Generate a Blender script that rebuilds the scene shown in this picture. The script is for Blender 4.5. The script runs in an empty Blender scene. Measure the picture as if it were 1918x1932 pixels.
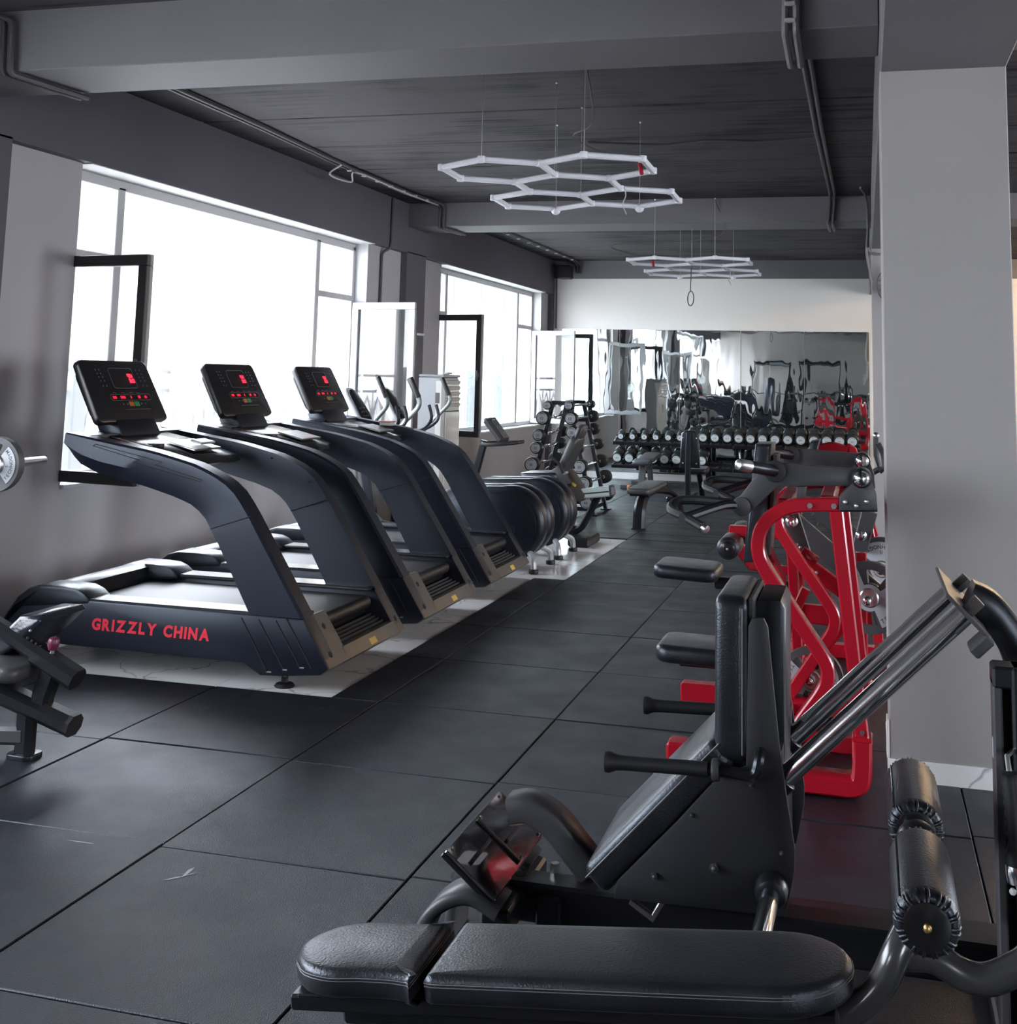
import bpy, bmesh, math, random
import numpy as np
from mathutils import Vector, Matrix
random.seed(7)
S = bpy.context.scene
COL = S.collection
PI = math.pi

# ------------------------------------------------------------------ camera
FPX, CX, CY, W, HH = 2264.77, 1016.0, 415.98, 1918.0, 1932.0
YAW, PITCH, ROLL, CAMH = 0.265712, 0.12889, 0.0216345, 1.65
def cam_axes():
    f = Vector((-math.sin(YAW)*math.cos(PITCH), math.cos(YAW)*math.cos(PITCH), math.sin(PITCH)))
    r = Vector((math.cos(YAW), math.sin(YAW), 0)); u = r.cross(f)
    return math.cos(ROLL)*r + math.sin(ROLL)*u, -math.sin(ROLL)*r + math.cos(ROLL)*u, f
AR, AU, AF = cam_axes()
cam = bpy.data.cameras.new('camera'); camo = bpy.data.objects.new('camera', cam); COL.objects.link(camo)
camo.matrix_world = Matrix(((AR.x, AU.x, -AF.x, 0), (AR.y, AU.y, -AF.y, 0), (AR.z, AU.z, -AF.z, CAMH), (0, 0, 0, 1)))
cam.sensor_fit = 'HORIZONTAL'; cam.sensor_width = 36.0; cam.lens = FPX*36.0/W
cam.shift_x = (W/2-CX)/W; cam.shift_y = -(HH/2-CY)/W
cam.clip_start = 0.05; cam.clip_end = 300
S.camera = camo
def at(u, v, X=None, Y=None, Z=None):
    "the point of a measured plane (X, Y or Z given, metres) that the survey photo shows at pixel u, v"
    d = AR*((u-CX)/FPX) + AU*(-(v-CY)/FPX) + AF
    t = X/d.x if X is not None else Y/d.y if Y is not None else (Z-CAMH)/d.z
    return Vector((0, 0, CAMH)) + d*t
def xz(pts, Y): return [(at(u, v, Y=Y).x, at(u, v, Y=Y).z) for u, v in pts]

# ------------------------------------------------------------------ world, light, exposure
wd = bpy.data.worlds.new('world'); S.world = wd; wd.use_nodes = True
nt = wd.node_tree; bgn = nt.nodes['Background']
bgn.inputs[0].default_value = (0.86, 0.905, 1.0, 1); bgn.inputs[1].default_value = 11.5
S.view_settings.view_transform = 'Standard'; S.view_settings.look = 'None'
S.view_settings.exposure = 1.03; S.view_settings.gamma = 1.0; S.view_settings.use_curve_mapping = False
S.cycles.max_bounces = 10; S.cycles.diffuse_bounces = 5; S.cycles.glossy_bounces = 6; S.cycles.transparent_max_bounces = 16
S.cycles.transmission_bounces = 6; S.cycles.caustics_reflective = False; S.cycles.caustics_refractive = False
S.cycles.sample_clamp_indirect = 8.0
XR_ = 7.0
def portal(name, loc, rot, sx, sy):
    l = bpy.data.lights.new(name, 'AREA'); l.shape = 'RECTANGLE'; l.size = sx; l.size_y = sy
    l.cycles.is_portal = True
    o = bpy.data.objects.new(name, l); o.location = loc; o.rotation_euler = rot; COL.objects.link(o)
for yy in (-4.85, 2.35, 9.55, 16.88):
    portal('daylight_portal', (-5.62, yy, 1.95), (0, -PI/2, 0), 2.2, 5.0)
for yy in (4.6, 11.2):
    portal('daylight_portal', (XR_+0.22, yy, 1.9), (0, PI/2, 0), 2.2, 4.8)
for xx in (4.95,): portal('daylight_portal', (xx, -5.27, 1.8), (-PI/2, 0, 0), 2.7, 2.4)

# ------------------------------------------------------------------ materials
def mat(name, col, rough=0.5, metal=0.0, var=0.0, vscale=8.0, bump=0.0, bscale=60.0, spec=0.5, coat=0.0, stretch=None, rvar=0.0, sheen=0.0):
    m = bpy.data.materials.new(name); m.use_nodes = True
    n = m.node_tree.nodes; L = m.node_tree.links; b = n['Principled BSDF']
    b.inputs['Base Color'].default_value = (*col, 1); b.inputs['Roughness'].default_value = rough
    b.inputs['Metallic'].default_value = metal; b.inputs['Specular IOR Level'].default_value = spec
    if sheen: b.inputs['Sheen Weight'].default_value = sheen; b.inputs['Sheen Roughness'].default_value = 0.35
    if coat: b.inputs['Coat Weight'].default_value = coat; b.inputs['Coat Roughness'].default_value = 0.12
    if var or bump or rvar:
        tc = n.new('ShaderNodeTexCoord'); mp = n.new('ShaderNodeMapping'); L.new(tc.outputs['Object'], mp.inputs[0])
        if stretch: mp.inputs['Scale'].default_value = stretch
    if var or rvar:
        t = n.new('ShaderNodeTexNoise'); t.inputs['Scale'].default_value = vscale; t.inputs['Detail'].default_value = 5
        L.new(mp.outputs[0], t.inputs['Vector'])
        if var:
            r = n.new('ShaderNodeMapRange'); r.inputs[1].default_value = 0.3; r.inputs[2].default_value = 0.7
            r.inputs[3].default_value = 1-var; r.inputs[4].default_value = 1+var; L.new(t.outputs[0], r.inputs[0])
            mx = n.new('ShaderNodeVectorMath'); mx.operation = 'SCALE'; mx.inputs[0].default_value = col
            L.new(r.outputs[0], mx.inputs['Scale']); L.new(mx.outputs[0], b.inputs['Base Color'])
        if rvar:
            r2 = n.new('ShaderNodeMapRange'); r2.inputs[1].default_value = 0.3; r2.inputs[2].default_value = 0.7
            r2.inputs[3].default_value = rough-rvar; r2.inputs[4].default_value = rough+rvar
            L.new(t.outputs[0], r2.inputs[0]); L.new(r2.outputs[0], b.inputs['Roughness'])
    if bump:
        t2 = n.new('ShaderNodeTexNoise'); t2.inputs['Scale'].default_value = bscale; t2.inputs['Detail'].default_value = 4
        L.new(mp.outputs[0], t2.inputs['Vector'])
        bp = n.new('ShaderNodeBump'); bp.inputs['Strength'].default_value = bump; bp.inputs['Distance'].default_value = 0.01
        L.new(t2.outputs[0], bp.inputs['Height']); L.new(bp.outputs[0], b.inputs['Normal'])
    return m
def emit(name, col, s):
    m = mat(name, col, 0.4); b = m.node_tree.nodes['Principled BSDF']
    b.inputs['Emission Color'].default_value = (*col, 1); b.inputs['Emission Strength'].default_value = s
    return m
M = {}
M['wall_dark'] = mat('dark grey wall paint', (0.092, 0.086, 0.104), 0.7, var=0.05, vscale=1.5, bump=0.05, bscale=90)
M['wall_mid'] = mat('mid grey wall paint', (0.40, 0.386, 0.398), 0.65, var=0.04, vscale=1.5, bump=0.05, bscale=90)
M['wall_light'] = mat('light wall paint', (0.74, 0.71, 0.67), 0.6, var=0.02, vscale=1.0, bump=0.04, bscale=90)
M['beam'] = mat('grey beam paint', (0.140, 0.135, 0.147), 0.65, var=0.04, vscale=1.5, bump=0.05, bscale=70)
M['pillar'] = mat('grey pillar paint', (0.285, 0.272, 0.268), 0.6, var=0.03, vscale=1.2, bump=0.05, bscale=90)
M['reveal'] = mat('pale reveal paint', (0.46, 0.465, 0.47), 0.6)
M['rubber'] = mat('black rubber mat', (0.011, 0.012, 0.0165), 0.38, var=0.3, vscale=3.0, bump=0.3, bscale=260, rvar=0.09, spec=0.42)
M['gap'] = mat('dark screed', (0.012, 0.012, 0.013), 0.9)
M['satin'] = mat('black satin plastic', (0.008, 0.0085, 0.013), 0.33, bump=0.03, bscale=400, spec=0.42)
M['navy'] = mat('blue black moulded plastic', (0.009, 0.0105, 0.018), 0.35, bump=0.04, bscale=300, spec=0.42)
M['gloss'] = mat('glossy black', (0.010, 0.010, 0.011), 0.16)
M['metal_black'] = mat('black powder coated steel', (0.009, 0.009, 0.011), 0.31, bump=0.04, bscale=350, spec=0.36)
M['metal_grey'] = mat('charcoal powder coated steel', (0.048, 0.048, 0.052), 0.38, bump=0.04, bscale=350, spec=0.3)
M['leather'] = mat('black leatherette', (0.009, 0.009, 0.012), 0.35, var=0.15, vscale=9, bump=0.16, bscale=170, rvar=0.06, spec=0.5, sheen=0.05)
M['leather_worn'] = mat('greyed leatherette', (0.038, 0.038, 0.041), 0.42, var=0.12, vscale=6, bump=0.2, bscale=150)
M['chrome'] = mat('chrome', (0.80, 0.81, 0.82), 0.15, 1.0)
M['steel'] = mat('brushed steel', (0.62, 0.62, 0.62), 0.28, 1.0)
M['mirror_steel'] = mat('polished steel', (0.50, 0.47, 0.46), 0.07, 1.0, bump=0.03, bscale=9)
M['bronze'] = mat('warm grey metal plate', (0.085, 0.079, 0.073), 0.42, 0.35, var=0.06, vscale=6)
M['silver'] = mat('silver paint', (0.36, 0.37, 0.38), 0.35, 0.3)
M['alu'] = mat('pale anodised rail', (0.52, 0.58, 0.57), 0.35, 0.4)
M['red'] = mat('red gloss paint', (0.34, 0.0045, 0.015), 0.26, coat=0.35)
M['red_print'] = mat('red lettering', (0.72, 0.02, 0.045), 0.5)
M['white'] = mat('white plastic', (0.44, 0.45, 0.47), 0.35)
M['sash_white'] = mat('white sash foil', (0.27, 0.275, 0.29), 0.35)
M['ac_side'] = mat('pale grey cabinet steel', (0.20, 0.205, 0.215), 0.4)
M['cream'] = mat('cream plastic', (0.40, 0.385, 0.35), 0.4)
M['frame'] = mat('pale window frame', (0.42, 0.42, 0.42), 0.4)
M['frame_dark'] = mat('anthracite window foil', (0.025, 0.025, 0.027), 0.4)
M['rubber_plain'] = mat('plain black rubber', (0.012, 0.012, 0.013), 0.5, spec=0.35)
M['plate_grey'] = mat('grey plate face', (0.36, 0.38, 0.40), 0.45)
M['plate_rubber'] = mat('plate rubber', (0.045, 0.048, 0.052), 0.5)
M['ink'] = mat('black print', (0.02, 0.02, 0.02), 0.5)
M['yellow'] = mat('yellow label', (0.62, 0.42, 0.08), 0.4)
M['led'] = emit('red led', (1.0, 0.02, 0.05), 1.6)
M['led_dim'] = emit('dim red led', (0.7, 0.01, 0.03), 0.7)
M['green_btn'] = mat('green button', (0.03, 0.22, 0.09), 0.4)
M['orange_btn'] = mat('orange button', (0.42, 0.14, 0.03), 0.4)
M['print_grey'] = mat('grey print', (0.11, 0.11, 0.12), 0.5)
M['purple'] = mat('dark pink knob', (0.10, 0.012, 0.036), 0.35)
M['lamp_white'] = mat('white diffuser in film', (0.66, 0.66, 0.70), 0.32, bump=0.3, bscale=60)
M['wire'] = mat('thin wire', (0.05, 0.05, 0.05), 0.5)
M['conduit'] = mat('painted conduit', (0.06, 0.06, 0.065), 0.5)
M['conduit_grey'] = mat('grey conduit', (0.16, 0.155, 0.155), 0.5)
M['conduit_pale'] = mat('pale clip', (0.40, 0.40, 0.40), 0.5)
M['ext_ground'] = mat('pale concrete yard', (0.62, 0.60, 0.58), 0.8, var=0.06)
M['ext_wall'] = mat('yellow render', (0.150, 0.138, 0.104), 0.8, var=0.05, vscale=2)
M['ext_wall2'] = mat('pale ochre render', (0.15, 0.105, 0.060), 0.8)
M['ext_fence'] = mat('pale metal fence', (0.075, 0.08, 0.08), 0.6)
M['leaf'] = mat('pale green leaves', (0.16, 0.22, 0.08), 0.7, var=0.3)
M['ext_glass'] = mat('window of house', (0.12, 0.16, 0.20), 0.1)

for k in ('rubber', 'satin', 'navy', 'leather', 'metal_black'):
    M[k].node_tree.nodes['Principled BSDF'].inputs['Specular Tint'].default_value = (0.80, 0.89, 1.0, 1)

def make_ceiling():
    m = bpy.data.materials.new('black painted board-marked concrete'); m.use_nodes = True
    n = m.node_tree.nodes; L = m.node_tree.links; b = n['Principled BSDF']
    tc = n.new('ShaderNodeTexCoord'); mp = n.new('ShaderNodeMapping'); mp.inputs['Scale'].default_value = (0.5, 9.0, 1)
    L.new(tc.outputs['Object'], mp.inputs[0])
    t = n.new('ShaderNodeTexNoise'); t.inputs['Scale'].default_value = 1.6; t.inputs['Detail'].default_value = 8; t.inputs['Roughness'].default_value = 0.65
    L.new(mp.outputs[0], t.inputs['Vector'])
    t3 = n.new('ShaderNodeTexNoise'); t3.inputs['Scale'].default_value = 1.1; t3.inputs['Detail'].default_value = 4
    L.new(tc.outputs['Object'], t3.inputs['Vector'])
    ad = n.new('ShaderNodeMath'); ad.operation = 'ADD'; L.new(t.outputs[0], ad.inputs[0]); L.new(t3.outputs[0], ad.inputs[1])
    r = n.new('ShaderNodeValToRGB'); r.color_ramp.elements[0].position = 0.72; r.color_ramp.elements[0].color = (0.005, 0.0045, 0.006, 1)
    r.color_ramp.elements[1].position = 1.3; r.color_ramp.elements[1].color = (0.064, 0.060, 0.065, 1)
    L.new(ad.outputs[0], r.inputs[0]); L.new(r.outputs[0], b.inputs['Base Color'])
    b.inputs['Roughness'].default_value = 0.7; b.inputs['Specular IOR Level'].default_value = 0.12
    bp = n.new('ShaderNodeBump'); bp.inputs['Strength'].default_value = 0.5; bp.inputs['Distance'].default_value = 0.02
    L.new(t.outputs[0], bp.inputs['Height']); L.new(bp.outputs[0], b.inputs['Normal'])
    return m
M['ceiling'] = make_ceiling()
def make_marble():
    m = bpy.data.materials.new('white marble tile'); m.use_nodes = True
    n = m.node_tree.nodes; L = m.node_tree.links; b = n['Principled BSDF']
    tc = n.new('ShaderNodeTexCoord'); t = n.new('ShaderNodeTexNoise'); t.inputs['Scale'].default_value = 2.0; t.inputs['Detail'].default_value = 4
    L.new(tc.outputs['Object'], t.inputs['Vector'])
    mx = n.new('ShaderNodeMixRGB'); mx.blend_type = 'ADD'; mx.inputs[0].default_value = 0.55
    L.new(tc.outputs['Object'], mx.inputs[1]); L.new(t.outputs['Color'], mx.inputs[2])
    v = n.new('ShaderNodeTexVoronoi'); v.feature = 'DISTANCE_TO_EDGE'; v.inputs['Scale'].default_value = 1.5
    L.new(mx.outputs[0], v.inputs['Vector'])
    r = n.new('ShaderNodeValToRGB'); r.color_ramp.elements[0].position = 0.0; r.color_ramp.elements[0].color = (0.40, 0.40, 0.41, 1)
    r.color_ramp.elements[1].position = 0.012; r.color_ramp.elements[1].color = (0.82, 0.82, 0.82, 1)
    L.new(v.outputs['Distance'], r.inputs[0]); L.new(r.outputs[0], b.inputs['Base Color'])
    b.inputs['Roughness'].default_value = 0.13
    return m
M['marble'] = make_marble()
def make_glass(name, tint, haze):
    m = bpy.data.materials.new(name); m.use_nodes = True
    n = m.node_tree.nodes; L = m.node_tree.links; n.remove(n['Principled BSDF']); out = n['Material Output']
    tr = n.new('ShaderNodeBsdfTransparent'); tr.inputs[0].default_value = (*tint, 1)
    gl = n.new('ShaderNodeBsdfGlossy'); gl.inputs['Roughness'].default_value = 0.02
    lw = n.new('ShaderNodeLayerWeight'); lw.inputs[0].default_value = 0.5
    pw = n.new('ShaderNodeMath'); pw.operation = 'POWER'; pw.inputs[1].default_value = 4.0; L.new(lw.outputs['Facing'], pw.inputs[0])
    fr = n.new('ShaderNodeMath'); fr.operation = 'MULTIPLY_ADD'; fr.inputs[1].default_value = 0.7; fr.inputs[2].default_value = 0.035; L.new(pw.outputs[0], fr.inputs[0])
    mx = n.new('ShaderNodeMixShader'); L.new(fr.outputs[0], mx.inputs[0]); L.new(tr.outputs[0], mx.inputs[1]); L.new(gl.outputs[0], mx.inputs[2])
    df = n.new('ShaderNodeBsdfDiffuse'); df.inputs[0].default_value = (0.8, 0.82, 0.82, 1)
    tl = n.new('ShaderNodeBsdfTranslucent'); tl.inputs[0].default_value = (0.8, 0.82, 0.82, 1)
    a = n.new('ShaderNodeMixShader'); a.inputs[0].default_value = 0.5; L.new(df.outputs[0], a.inputs[1]); L.new(tl.outputs[0], a.inputs[2])
    m2 = n.new('ShaderNodeMixShader'); m2.inputs[0].default_value = haze
    L.new(mx.outputs[0], m2.inputs[1]); L.new(a.outputs[0], m2.inputs[2]); L.new(m2.outputs[0], out.inputs[0])
    return m
M['glass'] = make_glass('window glass', (0.95, 0.958, 0.962), 0.03)
M['glass_dusty'] = make_glass('dusty window glass', (0.88, 0.93, 0.93), 0.035)
def make_mirror():
    m = mat('wavy wall mirror', (0.80, 0.86, 0.85), 0.012, 1.0)
    n = m.node_tree.nodes; L = m.node_tree.links; b = n['Principled BSDF']
    tc = n.new('ShaderNodeTexCoord'); mp = n.new('ShaderNodeMapping'); mp.inputs['Scale'].default_value = (3.2, 1, 1.1)
    L.new(tc.outputs['Object'], mp.inputs[0])
    t = n.new('ShaderNodeTexNoise'); t.inputs['Scale'].default_value = 1.6; t.inputs['Detail'].default_value = 1.0
    L.new(mp.outputs[0], t.inputs['Vector'])
    bp = n.new('ShaderNodeBump'); bp.inputs['Strength'].default_value = 1.0; bp.inputs['Distance'].default_value = 0.0013
    L.new(t.outputs[0], bp.inputs['Height']); L.new(bp.outputs[0], b.inputs['Normal'])
    return m
M['mirror'] = make_mirror()
# ------------------------------------------------------------------ shape helpers
def fillet(pts, r, n=5):
    "polyline with its corners rounded"
    pts = [Vector(p) for p in pts]; out = [pts[0]]
    for i in range(1, len(pts)-1):
        p, a, b = pts[i], pts[i-1], pts[i+1]
        d1, d2 = (a-p), (b-p); l1, l2 = d1.length, d2.length
        k = min(r, l1*0.49, l2*0.49); s, e = p+d1/l1*k, p+d2/l2*k
        for j in range(n+1):
            t = j/n; out.append((1-t)**2*s + 2*t*(1-t)*p + t*t*e)
    out.append(pts[-1]); return out
def smooth(pts, n=6):
    "Catmull-Rom through the points"
    P = [Vector(p) for p in pts]; P = [2*P[0]-P[1]] + P + [2*P[-1]-P[-2]]; out = []
    for i in range(1, len(P)-2):
        for j in range(n):
            t = j/n; a, b, c, d = P[i-1], P[i], P[i+1], P[i+2]
            out.append(0.5*((2*b)+(c-a)*t+(2*a-5*b+4*c-d)*t*t+(3*b-a-3*c+d)*t**3))
    out.append(P[-2]); return out
def resample(pts, n):
    P = [Vector(p) for p in pts]; L = [0]
    for a, b in zip(P, P[1:]): L.append(L[-1]+(b-a).length)
    out = []
    for i in range(n):
        s = L[-1]*i/(n-1); k = 0
        while k < len(P)-2 and L[k+1] < s: k += 1
        t = (s-L[k])/max(1e-9, L[k+1]-L[k]); out.append(P[k].lerp(P[k+1], t))
    return out
def rrect(w, h, r, n=4):
    "rounded rectangle outline, counter-clockwise, centred"
    o = []
    for cx, cy, a0 in ((w/2-r, h/2-r, 0), (-w/2+r, h/2-r, PI/2), (-w/2+r, -h/2+r, PI), (w/2-r, -h/2+r, 3*PI/2)):
        for j in range(n+1):
            a = a0+PI/2*j/n; o.append((cx+r*math.cos(a), cy+r*math.sin(a)))
    return o
def offset(poly, d):
    "move an outline inwards by d"
    n = len(poly); out = []
    for i in range(n):
        a, b, c = Vector(poly[i-1]), Vector(poly[i]), Vector(poly[(i+1) % n])
        t1 = (b-a).normalized() if (b-a).length > 1e-9 else Vector((1, 0)); t2 = (c-b).normalized() if (c-b).length > 1e-9 else t1
        nn = Vector((-(t1.y+t2.y), t1.x+t2.x))
        if nn.length < 1e-6: nn = Vector((-t1.y, t1.x))
        nn.normalize(); out.append(b+nn*d)
    return out
class B:
    def __init__(s): s.v = []; s.f = []
    def add(s, vs, fs):
        o = len(s.v); s.v += [Vector(v) for v in vs]; s.f += [tuple(i+o for i in f) for f in fs]; return s
    def rings(s, rings, closed=False, caps=True):
        n = len(rings[0]); vs = [p for r in rings for p in r]; fs = []
        m = len(rings); k = m if closed else m-1
        for i in range(k):
            for j in range(n):
                a, b = i*n+j, i*n+(j+1) % n; c, d = ((i+1) % m)*n+(j+1) % n, ((i+1) % m)*n+j
                fs.append((a, b, c, d))
        if caps and not closed:
            fs.append(tuple(reversed(range(n)))); fs.append(tuple((m-1)*n+j for j in range(n)))
        return s.add(vs, fs)
    def cushion(s, poly, h, e, O, U, V, steps=3, bulge=0.0):
        "outline poly in the plane U,V at O, raised by h along UxV, edges rounded by e"
        U, V, O = Vector(U).normalized(), Vector(V).normalized(), Vector(O); N = U.cross(V).normalized()
        a = 0.5*sum(p[0]*q[1]-q[0]*p[1] for p, q in zip(poly, poly[1:]+poly[:1]))
        if a < 0: poly = list(reversed(poly))
        R = []
        for j in range(steps+1):
            t = PI/2*j/steps; R.append((e*(1-math.sin(t)), e*(1-math.cos(t))))
        top = [(i, h-z) for i, z in reversed(R)]
        rr = []
        for i, z in R+top:
            rr.append([O+U*p[0]+V*p[1]+N*z for p in offset(poly, i)])
        if bulge:
            c = Vector((sum(p[0] for p in poly)/len(poly), sum(p[1] for p in poly)/len(poly)))
            rr.append([O+U*(c.x+(p[0]-c.x)*0.72)+V*(c.y+(p[1]-c.y)*0.72)+N*(h+bulge) for p in poly])
        return s.rings(rr)
    def box(s, lo, hi, e=0.0):
        lo, hi = Vector(lo), Vector(hi); d = hi-lo; c = (lo+hi)/2
        return s.obox(c, d, (1, 0, 0), (0, 1, 0), e)
    def obox(s, c, d, U=(1, 0, 0), V=(0, 1, 0), e=0.0):
        c, d = Vector(c), Vector(d); U = Vector(U).normalized(); V = Vector(V); V = (V-U*V.dot(U)).normalized(); N = U.cross(V)
        e = min(e, 0.45*min(d))
        if e <= 0:
            x, y = d.x/2, d.y/2
            rr = [[c+U*a+V*b+N*z for a, b in ((-x, -y), (x, -y), (x, y), (-x, y))] for z in (-d.z/2, d.z/2)]
            return s.rings(rr)
        x, y = d.x/2, d.y/2
        def oc(i): return [(-x+e, -y+i), (x-e, -y+i), (x-i, -y+e), (x-i, y-e), (x-e, y-i), (-x+e, y-i), (-x+i, y-e), (-x+i, -y+e)]
        rr = []
        for i, z in ((e, -d.z/2), (0, -d.z/2+e), (0, d.z/2-e), (e, d.z/2)):
            q = oc(i)
            rr.append([c+U*min(max(a, -x+i), x-i)+V*min(max(b, -y+i), y-i)+N*z for a, b in q])
        return s.rings(rr)
    def prism(s, pts, y0, y1, e=0.0, axis='y'):
        "polygon in xz (axis y), yz (axis x) or xy (axis z) extruded from y0 to y1, edges rounded by e"
        if axis == 'y': O, U, V = Vector((0, y1, 0)), Vector((1, 0, 0)), Vector((0, 0, 1))
        elif axis == 'x': O, U, V = Vector((y0, 0, 0)), Vector((0, 1, 0)), Vector((0, 0, 1))
        else: O, U, V = Vector((0, 0, y0)), Vector((1, 0, 0)), Vector((0, 1, 0))
        h = abs(y1-y0)
        if e > 0: return s.cushion(list(pts), h, min(e, h*0.45), O, U, V, steps=2)
        a = 0.5*sum(p[0]*q[1]-q[0]*p[1] for p, q in zip(pts, list(pts[1:])+[pts[0]]))
        pts = list(pts) if a > 0 else list(reversed(pts)); N = U.cross(V)
        return s.rings([[O+U*p[0]+V*p[1]+N*z for p in pts] for z in (0, h)])
    def tube(s, pts, r, n=10, closed=False, caps=True, flat=None):
        P = [Vector(p) for p in pts]; m = len(P)
        T = []
        for i in range(m):
            a = P[i-1] if (i or closed) else P[i]; b = P[(i+1) % m] if (i < m-1 or closed) else P[i]
            T.append((b-a).normalized())
        ref = Vector((0, 0, 1)) if abs(T[0].z) < 0.9 else Vector((1, 0, 0))
        nx = (ref-T[0]*ref.dot(T[0])).normalized(); rr = []
        for i in range(m):
            nx = (nx-T[i]*nx.dot(T[i])).normalized(); ny = T[i].cross(nx)
            ri = r[i] if isinstance(r, (list, tuple)) else r
            rr.append([P[i]+nx*ri*math.cos(2*PI*j/n)+ny*ri*math.sin(2*PI*j/n)*(flat or 1) for j in range(n)])
        return s.rings(rr, closed, caps)
    def bar(s, pts, w, h, side=(0, 1, 0), e=0.0):
        "rectangular tube along a path; h is measured along side, w across"
        P = [Vector(p) for p in pts]; m = len(P); sd = Vector(side).normalized(); rr = []
        for i in range(m):
            a = P[max(0, i-1)]; b = P[min(m-1, i+1)]; t = (b-a).normalized(); nn = t.cross(sd).normalized()
            k = 1.0
            if 0 < i < m-1:
                c = (P[i]-a).normalized().dot(t); k = 1/max(0.6, c)
            ww = w[i] if isinstance(w, (list, tuple)) else w
            x, y = ww/2*k, h/2
            if e: q = [(-x+e, -y), (x-e, -y), (x, -y+e), (x, y-e), (x-e, y), (-x+e, y), (-x, y-e), (-x, -y+e)]
            else: q = [(-x, -y), (x, -y), (x, y), (-x, y)]
            rr.append([P[i]+nn*u+sd*v for u, v in q])
        return s.rings(rr)
    def lathe(s, prof, O, axis, n=20):
        "profile of (radius, distance along axis) turned about an axis through O"
        A = Vector(axis).normalized(); O = Vector(O); ref = Vector((0, 0, 1)) if abs(A.z) < 0.9 else Vector((1, 0, 0))
        U = ref.cross(A).normalized(); V = A.cross(U)
        rr = [[O+A*t+(U*math.cos(2*PI*j/n)+V*math.sin(2*PI*j/n))*max(r, 1e-4) for j in range(n)] for r, t in prof]
        return s.rings(rr)
    def cyl(s, a, b, r, n=14, e=0.0):
        a, b = Vector(a), Vector(b); L = (b-a).length; e = min(e, r*0.6, L*0.4)
        pr = [(r, 0), (r, L)] if e <= 0 else [(r-e, 0), (r-e*0.3, e*0.3), (r, e), (r, L-e), (r-e*0.3, L-e*0.3), (r-e, L)]
        return s.lathe(pr, a, b-a, n)
    def ball(s, c, r, n=12, m=7, axis=(0, 0, 1), k=1.0):
        return s.lathe([(r*math.sin(PI*i/m), -r*k*math.cos(PI*i/m)) for i in range(m+1)], c, axis, n)
    def mesh(s, me, MX):
        "take in the faces of another mesh"
        return s.add([MX @ v.co for v in me.vertices], [tuple(p.vertices) for p in me.polygons])
def obj(name, b, m, parent=None, ang=35, **kw):
    me = bpy.data.meshes.new(name)
    org = Vector(parent.get('origin', (0, 0, 0))) if parent is not None else Vector((0, 0, 0))
    if parent is None:
        xs = [v.x for v in b.v]; ys = [v.y for v in b.v]; zs = [v.z for v in b.v]
        org = Vector(((min(xs)+max(xs))/2, (min(ys)+max(ys))/2, min(zs)))
    me.from_pydata([tuple(v-org) for v in b.v], [], b.f)
    bm = bmesh.new(); bm.from_mesh(me); bmesh.ops.recalc_face_normals(bm, faces=bm.faces[:]); bm.to_mesh(me); bm.free()
    me.polygons.foreach_set('use_smooth', [True]*len(me.polygons)); me.set_sharp_from_angle(angle=math.radians(ang))
    mm = M[m] if isinstance(m, str) else m
    me.materials.append(mm)
    o = bpy.data.objects.new(name, me); COL.objects.link(o)
    if parent is None: o.location = org
    else: o.parent = parent
    o['origin'] = tuple(org)
    for k, v in kw.items(): o[k] = v
    return o
def thing(name, label, cat, loc, group=None):
    o = bpy.data.objects.new(name, None); COL.objects.link(o); o.location = loc; o['origin'] = tuple(loc)
    o.empty_display_size = 0.2
    o['label'] = label; o['category'] = cat
    if group: o['group'] = group
    return o
def tag(o, label, cat, group=None):
    o['label'] = label; o['category'] = cat
    if group: o['group'] = group
    return o
def struct(name, b, m, parent=None, **kw):
    o = obj(name, b, m, parent, **kw)
    if parent is None: o['kind'] = 'structure'
    return o
def copy_tree(root, loc, label=None, skip=()):
    r = root.copy(); COL.objects.link(r); r.location = loc; r['origin'] = tuple(loc)
    if label: r['label'] = label
    for ch in list(root.children):
        if ch.name.split('.')[0] in skip: continue
        c = ch.copy(); COL.objects.link(c); c.parent = r
        for g in list(ch.children):
            d = g.copy(); COL.objects.link(d); d.parent = c
    return r
_glyph = {}
def glyph(ch, bold=0.0):
    if (ch, bold) not in _glyph:
        cu = bpy.data.curves.new('glyph', 'FONT'); cu.body = ch; cu.extrude = 0.02; cu.offset = bold; cu.resolution_u = 3
        o = bpy.data.objects.new('glyph', cu); COL.objects.link(o); bpy.context.view_layer.update()
        dg = bpy.context.evaluated_depsgraph_get(); me = bpy.data.meshes.new_from_object(o.evaluated_get(dg))
        xs = [v.co.x for v in me.vertices] or [0]
        _glyph[(ch, bold)] = (me, min(xs), max(xs)); bpy.data.objects.remove(o)
    return _glyph[(ch, bold)]
def line_text(b, txt, O, U, V, size, bold=0.0, gap=0.10, fit=None):
    "flat lettering standing on the line O + U, raised a little along UxV"
    U, V, O = Vector(U).normalized(), Vector(V).normalized(), Vector(O); N = U.cross(V)
    w = 0
    for ch in txt: w += 0.42 if ch == ' ' else glyph(ch, bold)[2]-glyph(ch, bold)[1]+gap
    kx = (fit/(w*size)) if fit else 1.0; x = 0
    for ch in txt:
        if ch == ' ': x += 0.42; continue
        me, a, c = glyph(ch, bold)
        MX = Matrix.Translation(O+U*((x-a)*size*kx)) @ Matrix((( U.x, V.x, N.x, 0), (U.y, V.y, N.y, 0), (U.z, V.z, N.z, 0), (0, 0, 0, 1))) @ Matrix.Diagonal((size*kx, size, size*0.4, 1))
        b.mesh(me, MX); x += c-a+gap
    return b
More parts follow.
